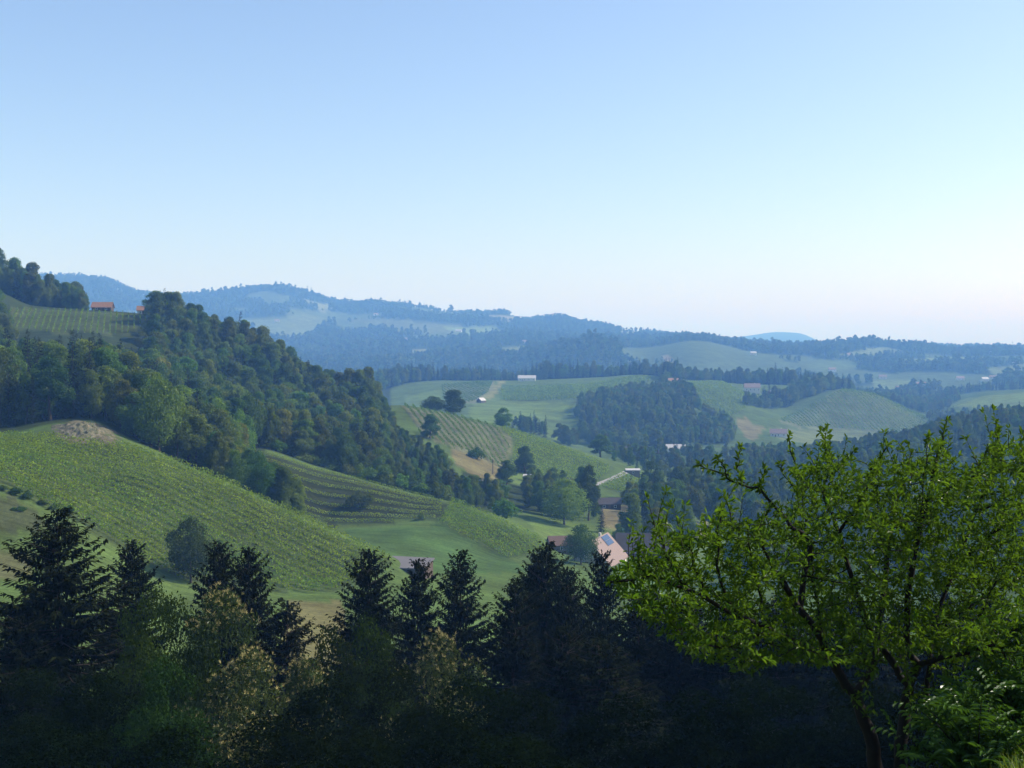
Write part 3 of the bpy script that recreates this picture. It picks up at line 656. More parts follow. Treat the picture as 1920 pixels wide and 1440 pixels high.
# ------------------------------------------------------------------ vineyards: each a thing, each row a part
def vineyard(key, label, dirv, sp, ds, k, size, hgt=1.9, thick=0.35, color=(1, 1, 1), group=None, bend=0.0, phase=0.0):
    poly = V[key]; d0, d1 = VDR[key]
    r = rnd(sum(map(ord, key)))
    m = (GY >= d0) & (GY <= d1) & inpoly(PROJX, PROJY, poly)
    X, Y = GX[m], GY[m]; c = np.array([X.mean(), Y.mean()]); cz = gz(*c)
    u = unit(np.array(dirv, float)); nrm = np.array([-u[1], u[0]])
    a = (X - c[0]) * u[0] + (Y - c[1]) * u[1]; b = (X - c[0]) * nrm[0] + (Y - c[1]) * nrm[1]
    root = empty("vineyard", (c[0], c[1], cz)); tag(root, label, "vineyard", group)
    rows = 0
    for off in np.arange(b.min() + phase, b.max() + 0.01, sp):
        s = np.arange(a.min(), a.max(), ds); 
        o2 = off + bend * (s / max(1, np.abs(s).max()))**2
        x = c[0] + s * u[0] + o2 * nrm[0]; y = c[1] + s * u[1] + o2 * nrm[1]
        ok = (y > d0) & (y < d1); z = ground(x, np.maximum(y, 3)); px, py = project(x, y, z); ok &= inpoly(px, py, poly)
        idx = np.nonzero(ok)[0]
        if len(idx) < 4: continue
        runs = [q for q in np.split(idx, np.nonzero(np.diff(idx) > 1)[0] + 1) if len(q) > 4 and len(q) * ds > 5]
        X_, Y_, Z_ = x, y, z
        for ok in runs:
         x, y, z = X_[ok], Y_[ok], Z_[ok]; n = len(x) * k
         x, y, z = (np.repeat(q, k) for q in (x, y, z))
         al = r.uniform(-0.5, 0.5, n) * ds * 1.15; ac = r.normal(0, thick * 0.55, n); hh = hgt * (1 - 0.75 * r.random(n)**1.3) + r.normal(0, 0.12, n) * hgt * 0.5
         P_ = np.column_stack([x + al * u[0] + ac * nrm[0], y + al * u[1] + ac * nrm[1], z + hh]) - np.array([c[0], c[1], cz])
         N_ = unit(np.column_stack([nrm[0] * np.sign(ac) * 0.7, nrm[1] * np.sign(ac) * 0.7, np.full(n, 0.75)]) + r.normal(0, 0.5, (n, 3)))
         A_ = np.cross(N_, r.normal(size=(n, 3))) + np.array([0, 0, 0.25])
         v, f = leaves(P_, A_, N_, size * r.uniform(0.6, 1.25, n), size * r.uniform(0.5, 0.9, n), 0.2)
         o = add_obj("vine_row", mesh_np("vine_row", v, f, [M_VINE]), root); o.color = (*color, 1); rows += 1
    return rows
nr = {}
nr['near'] = vineyard("near", "broad steep vineyard on the spur, below the bare rock scarp", (45, -13), 2.8, 0.45, 8, 0.46, 1.9, 0.34, (1.3, 1.22, 1.0))
nr['terr'] = vineyard("terr", "terraced vineyard of level rows above the small mown meadow", (1, 0.04), 4.4, 0.45, 9, 0.36, 1.25, 0.30, (1.4, 1.35, 1.0))
nr['slope'] = vineyard("slope", "small vineyard falling towards the farmhouse with solar panels", (19.5, -21), 2.5, 0.5, 7, 0.50, 1.9, 0.34, (1.1, 1.1, 0.95))
nr['rows'] = vineyard("rows", "vineyard of straight separate rows running down from the knoll", (28, -100), 3.6, 0.9, 7, 0.7, 2.0, 0.24, (0.6, 0.72, 0.65))
nr['knoll'] = vineyard("knoll", "rounded vineyard knoll beside the pale lane", (100, -14), 2.7, 0.9, 5, 0.75, 1.9, 0.36, (1.25, 1.2, 0.95))
nr['low'] = vineyard("low", "small vineyard below the pale lane at the foot of the knoll", (45, -12), 2.7, 0.9, 5, 0.75, 1.9, 0.36, (1.15, 1.1, 0.9))
nr['upper'] = vineyard("upper", "vineyard below the orange-roofed barn on the wooded ridge", (30, -100), 2.7, 1.0, 5, 0.7, 1.8, 0.32, (0.8, 0.85, 0.75))
nr['far_rows'] = vineyard("far_rows", "hazy vineyard with a small white-roofed hut at its foot", (22, -100), 4.6, 2.0, 6, 1.4, 2.0, 0.25, (0.6, 0.7, 0.65))
nr['far_mid'] = vineyard("far_mid", "hazy wide vineyard below the long pale-roofed building", (100, -8), 4.0, 3.0, 5, 1.7, 2.0, 0.4)
nr['far_house'] = vineyard("far_house", "hazy vineyard beside the pink-roofed villa", (8, -100), 3.6, 2.5, 5, 1.6, 2.0, 0.4)
nr['hill'] = vineyard("hill", "striped vineyard covering a rounded far hill", (6, -100), 4.6, 1.8, 6, 1.4, 2.1, 0.25, (0.7, 0.8, 0.75))
print("vine rows", nr, round(time.time() - T0, 1))
# ------------------------------------------------------------------ single trees that stand out
def tree_at(name, lib, px, top, D, W, label, group=None, color=None, cat="tree", hmin=2.0, hmax=34.0):
    x = (px - 960) / F * D / CA; zt = zof(top, D); zg = gz(x, D); H = min(max(zt - zg, hmin), hmax)
    o = plant_tree(name, lib, x, D, H, W, random.Random(px * 7 + top).uniform(0, 6.28), color=color)
    return tag(o, label, cat, group)
B = "broadleaf_tree"
for a_ in [
 (B, BL[3], 355, 968, 219, 9.0, "dark round tree standing alone at the foot of the broad vineyard", None, (0.3, 0.36, 0.36)),
 ("shrub", SHRUB[0], 672, 920, 372, 8.0, "dark bush growing among the terraced vine rows", None, (0.8, 0.85, 0.8)),
 ("shrub", SHRUB[1], 790, 960, 366, 2.6, "tiny bush at the end of the terraced vine rows", None, (0.8, 0.9, 0.8)),
 ("shrub", SHRUB[0], 944, 934, 400, 10.5, "big rounded bush at the upper edge of the green meadow", None, (0.75, 0.85, 0.8)),
 ("willow_tree", BL[3], 1058, 895, 432, 16.0, "broad silvery willow at the edge of the green meadow", None, (1.45, 1.35, 1.6)),
 (B, BL[2], 1104, 872, 452, 8.5, "tall dark tree behind the silvery willow", None, (0.75, 0.85, 0.85)),
 (B, BL[5], 1030, 905, 450, 9.0, "low green tree half hidden by the silvery willow", None, (0.9, 0.95, 0.9)),
 ("spruce_tree", SP_MID[0], 1128, 948, 428, 4.2, "small young spruce at the corner of the dry yard", None, None),
 (B, BL[1], 1184, 922, 412, 9.0, "tall round tree beside the dry yard near the farm", None, (0.85, 0.95, 0.9)),
 (B, BL[0], 1232, 952, 402, 11.0, "brownish green tree behind the farmhouse with solar panels", None, (1.2, 1.0, 0.8)),
 (B, BL[4], 1288, 946, 425, 9.5, "green tree in front of the dark farm roof in the valley", None, (0.9, 0.95, 0.95)),
 (B, BL[3], 1090, 982, 352, 9.5, "dark round tree between the grey barn and the farmhouse", None, (0.6, 0.7, 0.72)),
 (B, BL[0], 1222, 864, 560, 12.0, "round dark tree below the flat-roofed valley shed", None, (0.75, 0.85, 0.85)),
 (B, BL[3], 1276, 872, 565, 12.0, "broad tree above the low vineyard in the valley", None, (0.85, 0.95, 0.9)),
 (B, BL[2], 1126, 815, 730, 15.0, "pale green tree rising behind the vineyard knoll", None, (1.1, 1.15, 1.0)),
 ("poplar_tree", POP[0], 1210, 795, 840, 5.5, "slim tall poplar, the taller of two by the valley houses", None, (0.9, 0.95, 0.9)),
 ("poplar_tree", POP[0], 1236, 804, 845, 7.5, "stout poplar, the lower of two by the valley houses", None, (0.9, 0.95, 0.9)),
 (B, BL[0], 944, 764, 700, 12.5, "lone round tree on the crest of the vineyard knoll", None, (0.75, 0.8, 0.8)),
 (B, BL[3], 812, 742, 695, 14.0, "dark tree, the lower of two above the straight vine rows", None, (0.65, 0.72, 0.75)),
 (B, BL[1], 850, 730, 690, 14.5, "dark tree, the taller of two above the straight vine rows", None, (0.7, 0.78, 0.78)),
 (B, BL[5], 806, 776, 592, 10.0, "dark tree growing into the straight vine rows", None, (0.75, 0.82, 0.82)),
 ("shrub", SHRUB[0], 894, 838, 573, 11.0, "low spreading bush above the dry yellow meadow", None, (0.8, 0.85, 0.8)),
 (B, BL[2], 950, 862, 520, 8.5, "dark conical tree at the end of the dry yellow meadow", None, (0.7, 0.78, 0.78)),
 (B, BL[5], 985, 836, 586, 11.5, "loose green tree at the foot of the vineyard knoll", None, (0.95, 1.0, 0.9)),
 ("linden_tree", BL[1], 845, 571, 4440, 26.0, "big lone round tree on the far blue skyline", None, (1, 1, 1)),
 ("poplar_tree", POP[0], 577, 533, 4400, 13.0, "tall slim poplar, the taller of a pair on the far blue skyline", None, (0.7, 0.8, 0.8)),
 ("poplar_tree", POP[0], 585, 536, 4400, 12.0, "tall slim poplar, the lower of a pair on the far blue skyline", None, (0.7, 0.8, 0.8)),
]: tree_at(*a_)
# young poplars along the far right skyline and small trees on the far ridge
for k, px in enumerate([1862, 1866, 1871, 1880, 1884, 1889, 1897]):
    tree_at("poplar_tree", POP[0], px, 646 if k != 6 else 639, 3190, 5.0, "slim poplar in the row on the hazy right skyline", "poplars on the right skyline")
for px, top in [(601, 553), (606, 554), (612, 555), (618, 557), (624, 559), (640, 566)]:
    tree_at("poplar_tree", POP[0], px, top, 4470, 7.0, "small pointed tree in the row descending the far blue ridge", "pointed trees on the far ridge")
# bushes on the grassy bank below the broad vineyard
for k, (px, py) in enumerate([(4, 918), (28, 927), (52, 936), (80, 946), (104, 955), (128, 964), (36, 958)]):
    h_ = hit(px, py, 200, 300)
    if h_: tag(plant_tree("shrub", SHRUB[k % 2], h_[0], h_[1], 1.0 + 0.4 * (k % 3), 2.6, k * 1.3, color=(0.6, 0.7, 0.6)), "dark bush on the grassy bank below the broad vineyard", "shrub", "bushes on the grassy bank")
# hedge of shrubs round the terraces
r_ = rnd(77)
for px in np.linspace(508, 830, 26):
    D = 401 + r_.uniform(0, 8); py = float(np.interp(px, [480, 600, 700, 800, 850], [842, 880, 906, 930, 942]))
    tree_at("shrub", SHRUB[int(r_.integers(2))], float(px), py - r_.uniform(16, 34), D, r_.uniform(5, 7.5), "green shrub in the hedge along the top of the terraces", "hedge shrubs above the terraces", (0.95 + 0.3 * r_.random(),) * 2 + (0.9,), hmin=2.5, hmax=7.5)

# ------------------------------------------------------------------ foreground belt of spruces and broadleaf trees
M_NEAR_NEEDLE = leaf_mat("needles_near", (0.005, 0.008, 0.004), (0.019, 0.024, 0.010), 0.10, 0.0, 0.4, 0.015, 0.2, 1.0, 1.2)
M_CHEST = leaf_mat("chestnut_leaves", (0.022, 0.036, 0.012), (0.055, 0.080, 0.022), 0.20, 0.008, 0.35, 0.01, 0.1, 1.0, 0.8)
M_CATKIN = simple_mat("chestnut_catkins", (0.36, 0.31, 0.12), 0.8, 0.3, 2.0, 0.1)
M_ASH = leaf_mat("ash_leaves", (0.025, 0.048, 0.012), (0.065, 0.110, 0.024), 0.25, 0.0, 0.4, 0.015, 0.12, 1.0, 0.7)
SPN = [(*spruce(81, 22, 9.8, 0.40, 14, M_NEAR_NEEDLE, 3.4, 1.0, 0.74, 0.125, 0.36, 0.45), 22, 7.2), (*spruce(82, 22, 9.2, 0.40, 14, M_NEAR_NEEDLE, 3.4, 1.0, 0.74, 0.125, 0.44, 0.5), 22, 6.6), (*spruce(83, 22, 10.6, 0.43, 14, M_NEAR_NEEDLE, 3.2, 1.0, 0.78, 0.13, 0.28, 0.35), 22, 8.0)]
def chestnut(seed, H, W, n=12000, cat=True):
    rg_ = rnd(seed); p, d = crown_points(rg_, H, W, 1.0, 30, n, 0.1, (0.26, 0.40)); m = len(p)
    nr_ = unit(d + rg_.normal(0, 0.5, (m, 3))); ax = unit(d * 0.4 + rg_.normal(0, 0.6, (m, 3)) - np.array([0, 0, 0.5]))
    v, f = leaves(p, ax, nr_, 0.24 * rg_.uniform(0.7, 1.2, m), 0.085 * rg_.uniform(0.8, 1.2, m), 0.25)
    tv, tf = join(trunk_parts(rg_, H, 0.02 * H, 0.6, 8))
    cat_m = None
    if cat:
        sel = rg_.random(m) < np.clip(0.02 + 0.22 * d[:, 2], 0, 0.22); q = p[sel] + d[sel] * 0.10; k = 9
        q = np.repeat(q, k, 0); dd = np.repeat(d[sel], k, 0); a2 = unit(dd * 0.9 + rg_.normal(0, 0.55, q.shape) + np.array([0, 0, 0.25]))
        cv, cf = leaves(q + a2 * 0.09, a2, unit(rg_.normal(size=q.shape)), 0.20, 0.022, 0.3); cat_m = mesh_np("catkins", cv, cf, [M_CATKIN])
    return mesh_np("trunk", tv, tf, [M_BARK], smooth=True), mesh_np("crown", v, f, [M_CHEST]), cat_m
CH = [(chestnut(91, 14, 6.0), 14, 6.0), (chestnut(92, 13, 7.0), 13, 7.0)]
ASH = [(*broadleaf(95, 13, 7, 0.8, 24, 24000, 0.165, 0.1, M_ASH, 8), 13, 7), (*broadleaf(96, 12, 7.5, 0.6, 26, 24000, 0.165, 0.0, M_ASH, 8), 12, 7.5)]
for px, top, D, W, k, lab in [
 (112, 952, 62, 9.6, 2, "huge ragged dark spruce, the broadest at the wood's left end"),
 (238, 1012, 78, 6.0, 1, "slender dark spruce beside the huge ragged one"),
 (24, 1130, 60, 6.5, 0, "dark spruce half hidden beside the huge ragged one"),
 (413, 1008, 80, 6.0, 1, "dark spruce in front of the lone round tree, the taller of a pair"),
 (476, 1018, 78, 6.2, 0, "dark spruce beside the flowering chestnut, right of a pair"),
 (520, 1118, 72, 6.4, 2, "low broad dark spruce behind the flowering chestnut"),
 (677, 1022, 80, 7.0, 0, "dark symmetrical spruce in front of the broad vineyard's foot"),
 (776, 1040, 84, 5.8, 1, "narrow dark spruce in front of the pale yard roof"),
 (863, 1030, 84, 6.8, 2, "dark spruce with upswept top branches below the small meadow"),
 (950, 1085, 76, 7.2, 0, "low dark spruce with wide drooping boughs"),
 (988, 1030, 90, 5.6, 1, "slim dark spruce left of the dense spruce group"),
 (1030, 1012, 88, 7.4, 2, "tallest dark spruce of the dense group below the farm"),
 (1085, 1060, 84, 6.5, 0, "dark spruce in the dense group, in front of the round farm tree"),
 (1131, 1028, 86, 5.2, 1, "thin pointed spruce in front of the solar roof"),
 (1190, 1110, 76, 7.0, 2, "dark spruce behind the plum tree's left boughs"),
 (1270, 1120, 74, 7.0, 0, "dark spruce in the dark mass behind the plum tree"),
 (1360, 1130, 72, 7.0, 1, "dark spruce in the dark mass behind the plum tree"),
 (1460, 1140, 72, 7.5, 2, "dark spruce in the dark mass behind the plum tree"),
 (1060, 1170, 66, 7.0, 0, "dark spruce standing before the dense spruce group"),
 (1140, 1190, 64, 7.2, 1, "dark spruce standing before the dense spruce group"),
 (1560, 1150, 70, 7.5, 0, "dark spruce in the dark mass behind the plum tree"),
 (1660, 1160, 70, 7.5, 1, "dark spruce in the dark mass behind the plum tree"),
 (1760, 1150, 72, 7.5, 2, "dark spruce in the dark mass behind the plum tree"),
 (1860, 1140, 72, 7.5, 0, "dark spruce in the dark mass behind the plum tree"),
 *[(px_, 1098 + 9 * (i_ % 4), 88 + 3 * (i_ % 3), 7.5, i_ % 3, "dark spruce in the dark mass behind the plum tree") for i_, px_ in enumerate(range(1225, 1960, 66))],
]:
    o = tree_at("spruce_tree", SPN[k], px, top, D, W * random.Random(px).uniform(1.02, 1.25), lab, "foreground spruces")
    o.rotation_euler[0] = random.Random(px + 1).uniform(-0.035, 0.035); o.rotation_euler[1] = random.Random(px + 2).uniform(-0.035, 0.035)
for px, top, D, W, k, lab in [(412, 1104, 56, 5.6, 0, "sweet chestnut in cream catkins, the tallest one in flower"), (470, 1225, 50, 6.2, 1, "lower sweet chestnut in cream catkins beside the tallest one"),
                              (815, 1192, 60, 6.6, 1, "rounded sweet chestnut in catkins below the upswept spruce"), (572, 1232, 58, 4.0, 0, "small sweet chestnut with few catkins by the dry meadow gap")]:
    (tm, cm, km), h0, w0 = CH[k]
    o = tree_at("chestnut_tree", (tm, cm, h0, w0), px, top, D, W, lab, "flowering chestnuts")
    q = bpy.data.objects.new("catkins", km); col.objects.link(q); q.parent = o; q["kind"] = "stuff"
for px, top, D, W, k, c, lab in [  # the darkest leaf tints have the belt's shade painted into them
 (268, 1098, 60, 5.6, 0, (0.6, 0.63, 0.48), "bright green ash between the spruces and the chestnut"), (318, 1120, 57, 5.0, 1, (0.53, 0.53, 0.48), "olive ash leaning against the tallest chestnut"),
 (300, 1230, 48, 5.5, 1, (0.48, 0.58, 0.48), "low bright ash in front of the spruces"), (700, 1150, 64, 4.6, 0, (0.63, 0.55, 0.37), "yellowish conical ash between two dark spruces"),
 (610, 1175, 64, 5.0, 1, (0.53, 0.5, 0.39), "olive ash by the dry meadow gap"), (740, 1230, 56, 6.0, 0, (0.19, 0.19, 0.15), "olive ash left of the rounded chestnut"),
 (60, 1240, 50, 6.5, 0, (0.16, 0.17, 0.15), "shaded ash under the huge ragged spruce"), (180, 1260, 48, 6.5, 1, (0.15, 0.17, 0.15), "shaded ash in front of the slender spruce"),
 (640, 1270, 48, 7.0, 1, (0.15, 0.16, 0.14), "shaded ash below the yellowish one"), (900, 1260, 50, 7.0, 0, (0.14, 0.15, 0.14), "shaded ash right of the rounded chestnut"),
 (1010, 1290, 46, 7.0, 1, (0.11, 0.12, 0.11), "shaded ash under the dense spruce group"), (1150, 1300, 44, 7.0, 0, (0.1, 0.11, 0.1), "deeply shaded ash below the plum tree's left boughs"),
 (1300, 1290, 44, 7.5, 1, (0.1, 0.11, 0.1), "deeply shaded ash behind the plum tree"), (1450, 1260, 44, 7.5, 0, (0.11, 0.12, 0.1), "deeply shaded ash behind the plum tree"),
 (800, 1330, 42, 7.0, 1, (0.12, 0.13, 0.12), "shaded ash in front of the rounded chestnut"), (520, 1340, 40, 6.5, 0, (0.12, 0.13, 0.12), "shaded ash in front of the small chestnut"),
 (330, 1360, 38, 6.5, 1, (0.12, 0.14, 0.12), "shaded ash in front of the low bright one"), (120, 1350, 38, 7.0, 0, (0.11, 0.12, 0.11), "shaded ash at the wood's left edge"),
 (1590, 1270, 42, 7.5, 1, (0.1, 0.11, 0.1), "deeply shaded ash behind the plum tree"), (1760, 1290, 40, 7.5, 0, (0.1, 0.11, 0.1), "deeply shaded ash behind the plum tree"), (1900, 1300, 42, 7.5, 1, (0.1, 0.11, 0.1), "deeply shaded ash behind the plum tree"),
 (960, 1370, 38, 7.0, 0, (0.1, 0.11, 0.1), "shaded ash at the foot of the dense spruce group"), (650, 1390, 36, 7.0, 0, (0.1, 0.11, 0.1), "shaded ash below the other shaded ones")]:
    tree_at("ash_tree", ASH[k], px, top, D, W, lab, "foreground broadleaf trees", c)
print("placed trees", round(time.time() - T0, 1))
# ------------------------------------------------------------------ buildings
def boxv(x0, x1, y0, y1, z0, z1):
    v = np.array([(x, y, z) for z in (z0, z1) for y in (y0, y1) for x in (x0, x1)], float)
    f = np.array([(0, 2, 3, 1), (4, 5, 7, 6), (0, 1, 5, 4), (2, 6, 7, 3), (0, 4, 6, 2), (1, 3, 7, 5)])
    return v, f
def bmat(name, c, **k):
    return simple_mat(name, c, **k)
M_PLASTER = bmat("plaster_white", (0.62, 0.58, 0.50), rough=0.9, var=0.10, scale=0.8); M_WOODW = bmat("dark_boards", (0.065, 0.045, 0.032), rough=0.85, var=0.35, scale=2.5)
M_GREYB = bmat("weathered_boards", (0.16, 0.14, 0.125), rough=0.9, var=0.3, scale=2.0)
M_PINK = bmat("tiles_faded", (0.205, 0.15, 0.13), rough=0.85, var=0.18, scale=1.6); M_ORANGE = bmat("tiles_orange", (0.22, 0.12, 0.075), rough=0.85, var=0.25, scale=1.4)
M_BROWN = bmat("tiles_brown", (0.115, 0.070, 0.052), rough=0.85, var=0.3, scale=1.5); M_DARKR = bmat("tiles_dark", (0.050, 0.042, 0.042), rough=0.8, var=0.3, scale=1.5)
M_PALER = bmat("sheet_pale", (0.40, 0.385, 0.38), rough=0.6, var=0.12, scale=0.7); M_GREYR = bmat("roofing_grey", (0.115, 0.105, 0.105), rough=0.8, var=0.14, scale=0.5)
M_GLASS = bmat("window_glass", (0.02, 0.025, 0.03), rough=0.08, var=0.1, scale=1.0, spec=0.6); M_SOLAR = bmat("solar_cells", (0.018, 0.035, 0.085), rough=0.12, var=0.2, scale=4.0, spec=0.7)
M_FRAME = bmat("white_frame", (0.7, 0.7, 0.68), rough=0.6, var=0.05); M_DOOR = bmat("door_wood", (0.13, 0.075, 0.04), rough=0.7, var=0.3)
M_ROAD = bmat("pale_asphalt", (0.20, 0.195, 0.19), rough=0.9, var=0.15, scale=0.6)
def house(name, x, y, Lx, Wy, h, rise, rz, wall, roof, label, over=0.5, mono=False, windows=3, chimney=True, door=True, z=None, thick=0.22, group=None, cat="house"):
    """gabled (or single-pitch) building; local x runs along the ridge, the side -y faces the viewer at rz=0"""
    zb = gz(x, y) if z is None else z
    root = empty(name, (x, y, zb), rz); tag(root, label, cat, group)
    a, b = Lx / 2, Wy / 2
    if mono:
        zl, zh = h, h + rise
        v = np.array([(-a, -b, -1.5), (a, -b, -1.5), (a, b, -1.5), (-a, b, -1.5), (-a, -b, zl), (a, -b, zl), (a, b, zh), (-a, b, zh)])
        f = np.array([(3, 2, 1, 0), (0, 1, 5, 4), (1, 2, 6, 5), (2, 3, 7, 6), (3, 0, 4, 7), (4, 5, 6, 7)])
        add_obj("wall", mesh_np("wall", v, f, [wall]), root)
        ao, bo = a + over, b + over; s = rise / Wy; z0, z1 = zl - s * over + 0.004, zh + s * over + 0.004
        v = np.array([(-ao, -bo, z0), (ao, -bo, z0), (ao, bo, z1), (-ao, bo, z1)]); v = np.concatenate([v, v + [0, 0, thick]])
        f = np.array([(3, 2, 1, 0), (4, 5, 6, 7), (0, 1, 5, 4), (1, 2, 6, 5), (2, 3, 7, 6), (3, 0, 4, 7)])
        rf = add_obj("roof", mesh_np("roof", v, f, [roof]), root)
    else:
        v = np.array([(-a, -b, -1.5), (a, -b, -1.5), (a, b, -1.5), (-a, b, -1.5), (-a, -b, h), (a, -b, h), (a, b, h), (-a, b, h), (-a, 0, h + rise), (a, 0, h + rise)])
        me_ = bpy.data.meshes.new("wall"); me_.from_pydata(v.tolist(), [], [(3, 2, 1, 0), (0, 1, 5, 4), (2, 3, 7, 6), (1, 2, 6, 9, 5), (3, 0, 4, 8, 7), (4, 5, 9, 8), (6, 7, 8, 9)]); me_.materials.append(wall)
        add_obj("wall", me_, root)
        ao = a + over; s = rise / b; bo = b + over; ze = h - s * over + 0.01; zr = h + rise + 0.01
        V_ = []; F_ = []
        for sg in (-1, 1):
            q = np.array([(-ao, sg * bo, ze), (ao, sg * bo, ze), (ao, 0, zr), (-ao, 0, zr)]); q = np.concatenate([q, q + [0, 0, thick]])
            ff = np.array([(3, 2, 1, 0), (4, 5, 6, 7), (0, 1, 5, 4), (1, 2, 6, 5), (2, 3, 7, 6), (3, 0, 4, 7)]); ff = ff if sg < 0 else ff[:, ::-1]
            V_.append(q); F_.append(ff)
        rf = add_obj("roof", mesh_np("roof", V_[0], F_[0], [roof]), root); add_obj("roof", mesh_np("roof", V_[1], F_[1], [roof]), root)
        if chimney:
            cv, cf = boxv(a * 0.35 - 0.35, a * 0.35 + 0.35, 0.35, 1.05, h + rise * 0.4, h + rise + 0.9); add_obj("chimney", mesh_np("chimney", cv, cf, [M_PLASTER]), rf)
    for i in range(windows):
        wx = -a + (i + 0.5) * Lx / windows; zc = h * 0.55; ws, hs_ = min(0.55, Lx * 0.06), min(0.7, h * 0.24)
        fr = add_obj("window", mesh_np("window", *boxv(wx - ws, wx + ws, -b - 0.06, -b + 0.05, zc - hs_, zc + hs_), [M_FRAME]), root)
        add_obj("pane", mesh_np("pane", *boxv(wx - ws + 0.1, wx + ws - 0.1, -b - 0.075, -b, zc - hs_ + 0.1, zc + hs_ - 0.1), [M_GLASS]), fr)
    if door:
        dx = -a + 0.97 * Lx / max(1, windows) ; add_obj("door", mesh_np("door", *boxv(dx - 0.5, dx + 0.5, -b - 0.05, -b + 0.04, 0, min(2.1, h * 0.8)), [M_DOOR]), root)
    return root, rf
def hxy(px, D): return (px - 960) / F * D / CA, D
H_ = house
# the farm with the solar roof: ridge runs away to the right, the tiled slope faces the sun
fx_, fy_ = hxy(1124, 368); rzf = math.atan2(0.94, 0.34)
farm, froof = H_("farmhouse", fx_, fy_, 18.5, 12.0, 2.4, 6.4, rzf, M_PLASTER, M_PINK, "farmhouse with faded tile roof carrying blue solar panels", 0.6, windows=4, z=zof(1007, 368) - 8.9)
# panels lie on the slope facing the sun (local -y)
sl = math.atan2(6.4, 6.0)
for i in range(6):
    for j in range(2):
        lx = 1.2 + i * 1.12; t = 1.35 + j * 1.75                        # along the ridge / down the slope from the ridge
        v, f = boxv(-0.53, 0.53, -0.84, 0.84, 0.0, 0.07)
        p_ = add_obj("solar_panel", mesh_np("solar_panel", v, f, [M_SOLAR]), froof)
        yc = -t * math.cos(sl); zc_ = 2.4 + 6.4 - t * math.sin(sl) + 0.36
        p_.location = (lx, yc, zc_ + 0.02); p_.rotation_euler = (sl, 0, 0)
x, y = hxy(1205, 392); H_("farm_wing", x, y, 16, 10, 2.6, 5.2, R(-4), M_WOODW, M_DARKR, "farm building with a big dark roof behind the solar roof", windows=3, z=zof(1000, 392) - 7.9, chimney=False, cat="house")
x, y = hxy(1050, 378); H_("barn", x, y, 6.5, 6, 2.2, 2.2, R(8), M_GREYB, M_BROWN, "small weathered grey barn at the meadow's lower end", windows=1, chimney=False, cat="barn")
zy = -46.6                                   # flat roof of a low hall set into the slope: corners lie on one level
def lev(px, py, z): u, b, c = ray(px, py); k = z / c; return u * k, b * k, z
rc = np.array([lev(735, 1042, zy), lev(815, 1046, zy), lev(795, 1066, zy), lev(715, 1064, zy)]); cc = rc.mean(0)
hall = empty("hall", (cc[0], cc[1], gz(cc[0], cc[1]))); tag(hall, "low hall with flat pale grey roof below the small meadow", "building"); oz = cc.copy(); oz[2] = hall.location.z
wl = (rc - cc) * 0.94 + cc; wv = np.concatenate([wl - [0, 0, 0.25], wl - [0, 0, 7.0]]) - oz
add_obj("wall", mesh_np("wall", wv, [(0, 1, 5, 4), (1, 2, 6, 5), (2, 3, 7, 6), (3, 0, 4, 7)], [M_WOODW]), hall)
rv = np.concatenate([rc, rc - [0, 0, 0.25]]) - oz
add_obj("roof", mesh_np("roof", rv, [(3, 2, 1, 0), (4, 5, 6, 7), (0, 1, 5, 4), (1, 2, 6, 5), (2, 3, 7, 6), (3, 0, 4, 7)], [M_GREYR]), hall)
x, y = hxy(194, 628); H_("barn", x, y, 9.5, 6, 2.0, 2.4, R(4), M_WOODW, M_ORANGE, "dark wooden barn with orange tile roof on the wooded ridge", windows=2, chimney=False, cat="barn")
x, y = hxy(271, 634); H_("house", x, y, 6, 5, 2.4, 2.0, R(10), M_PLASTER, M_ORANGE, "small orange-roofed house half hidden by the ridge trees", windows=2)
x, y = hxy(991, 558); H_("shed", x, y, 4.4, 4, 2.4, 0.4, R(-3), M_WOODW, M_PALER, "tiny flat pale-roofed shed at the foot of the vineyard knoll", 0.3, mono=True, windows=1, door=False, cat="shed")
x, y = hxy(1010, 496); H_("hut", x, y, 6.0, 4.5, 2.0, 1.8, R(-10), M_WOODW, M_BROWN, "brown-roofed hut behind the silvery willow", windows=1, chimney=False, cat="hut")
x, y = hxy(1142, 500); H_("barn", x, y, 9, 6, 2.2, 2.0, R(3), M_WOODW, M_DARKR, "long dark barn above the dry yard", windows=2, chimney=False, cat="barn")
x, y = hxy(1284, 530); H_("house", x, y, 11, 8, 3.0, 4.2, R(20), M_WOODW, M_BROWN, "dark steep-roofed farmhouse among the valley trees", windows=3)
x, y = hxy(1187, 655); H_("shed", x, y, 7.0, 4.5, 2.5, 0.4, R(0), M_GREYB, M_PALER, "flat pale-roofed shed at the end of the lane", 0.4, mono=True, windows=1, door=False, cat="shed")
x, y = hxy(1166, 955); H_("house", x, y, 13, 9, 3.4, 3.4, R(5), M_PLASTER, M_BROWN, "red-brown roofed house behind the knoll in the valley", windows=3)
x, y = hxy(1267, 985); H_("barn", x, y, 15, 9, 3.0, 2.8, R(0), M_PLASTER, M_PALER, "long pale-roofed barn beside the two poplars", windows=3, chimney=False, cat="barn")
x, y = hxy(1460, 1140); H_("house", x, y, 15, 9, 3.4, 3.6, R(-12), M_PLASTER, M_PINK, "pink-roofed house below the striped vineyard hill", windows=3)
x, y = hxy(1410, 1445); vr, _ = H_("villa", x, y, 18, 10, 5.6, 4.6, R(-4), M_PLASTER, M_PINK, "white villa with pink roof beside the hazy vineyard", windows=4)
x, y = hxy(1452, 1450); H_("house", x, y, 14, 9, 4.0, 3.6, R(6), M_GREYB, M_GREYR, "grey-roofed house next to the white villa", windows=3)
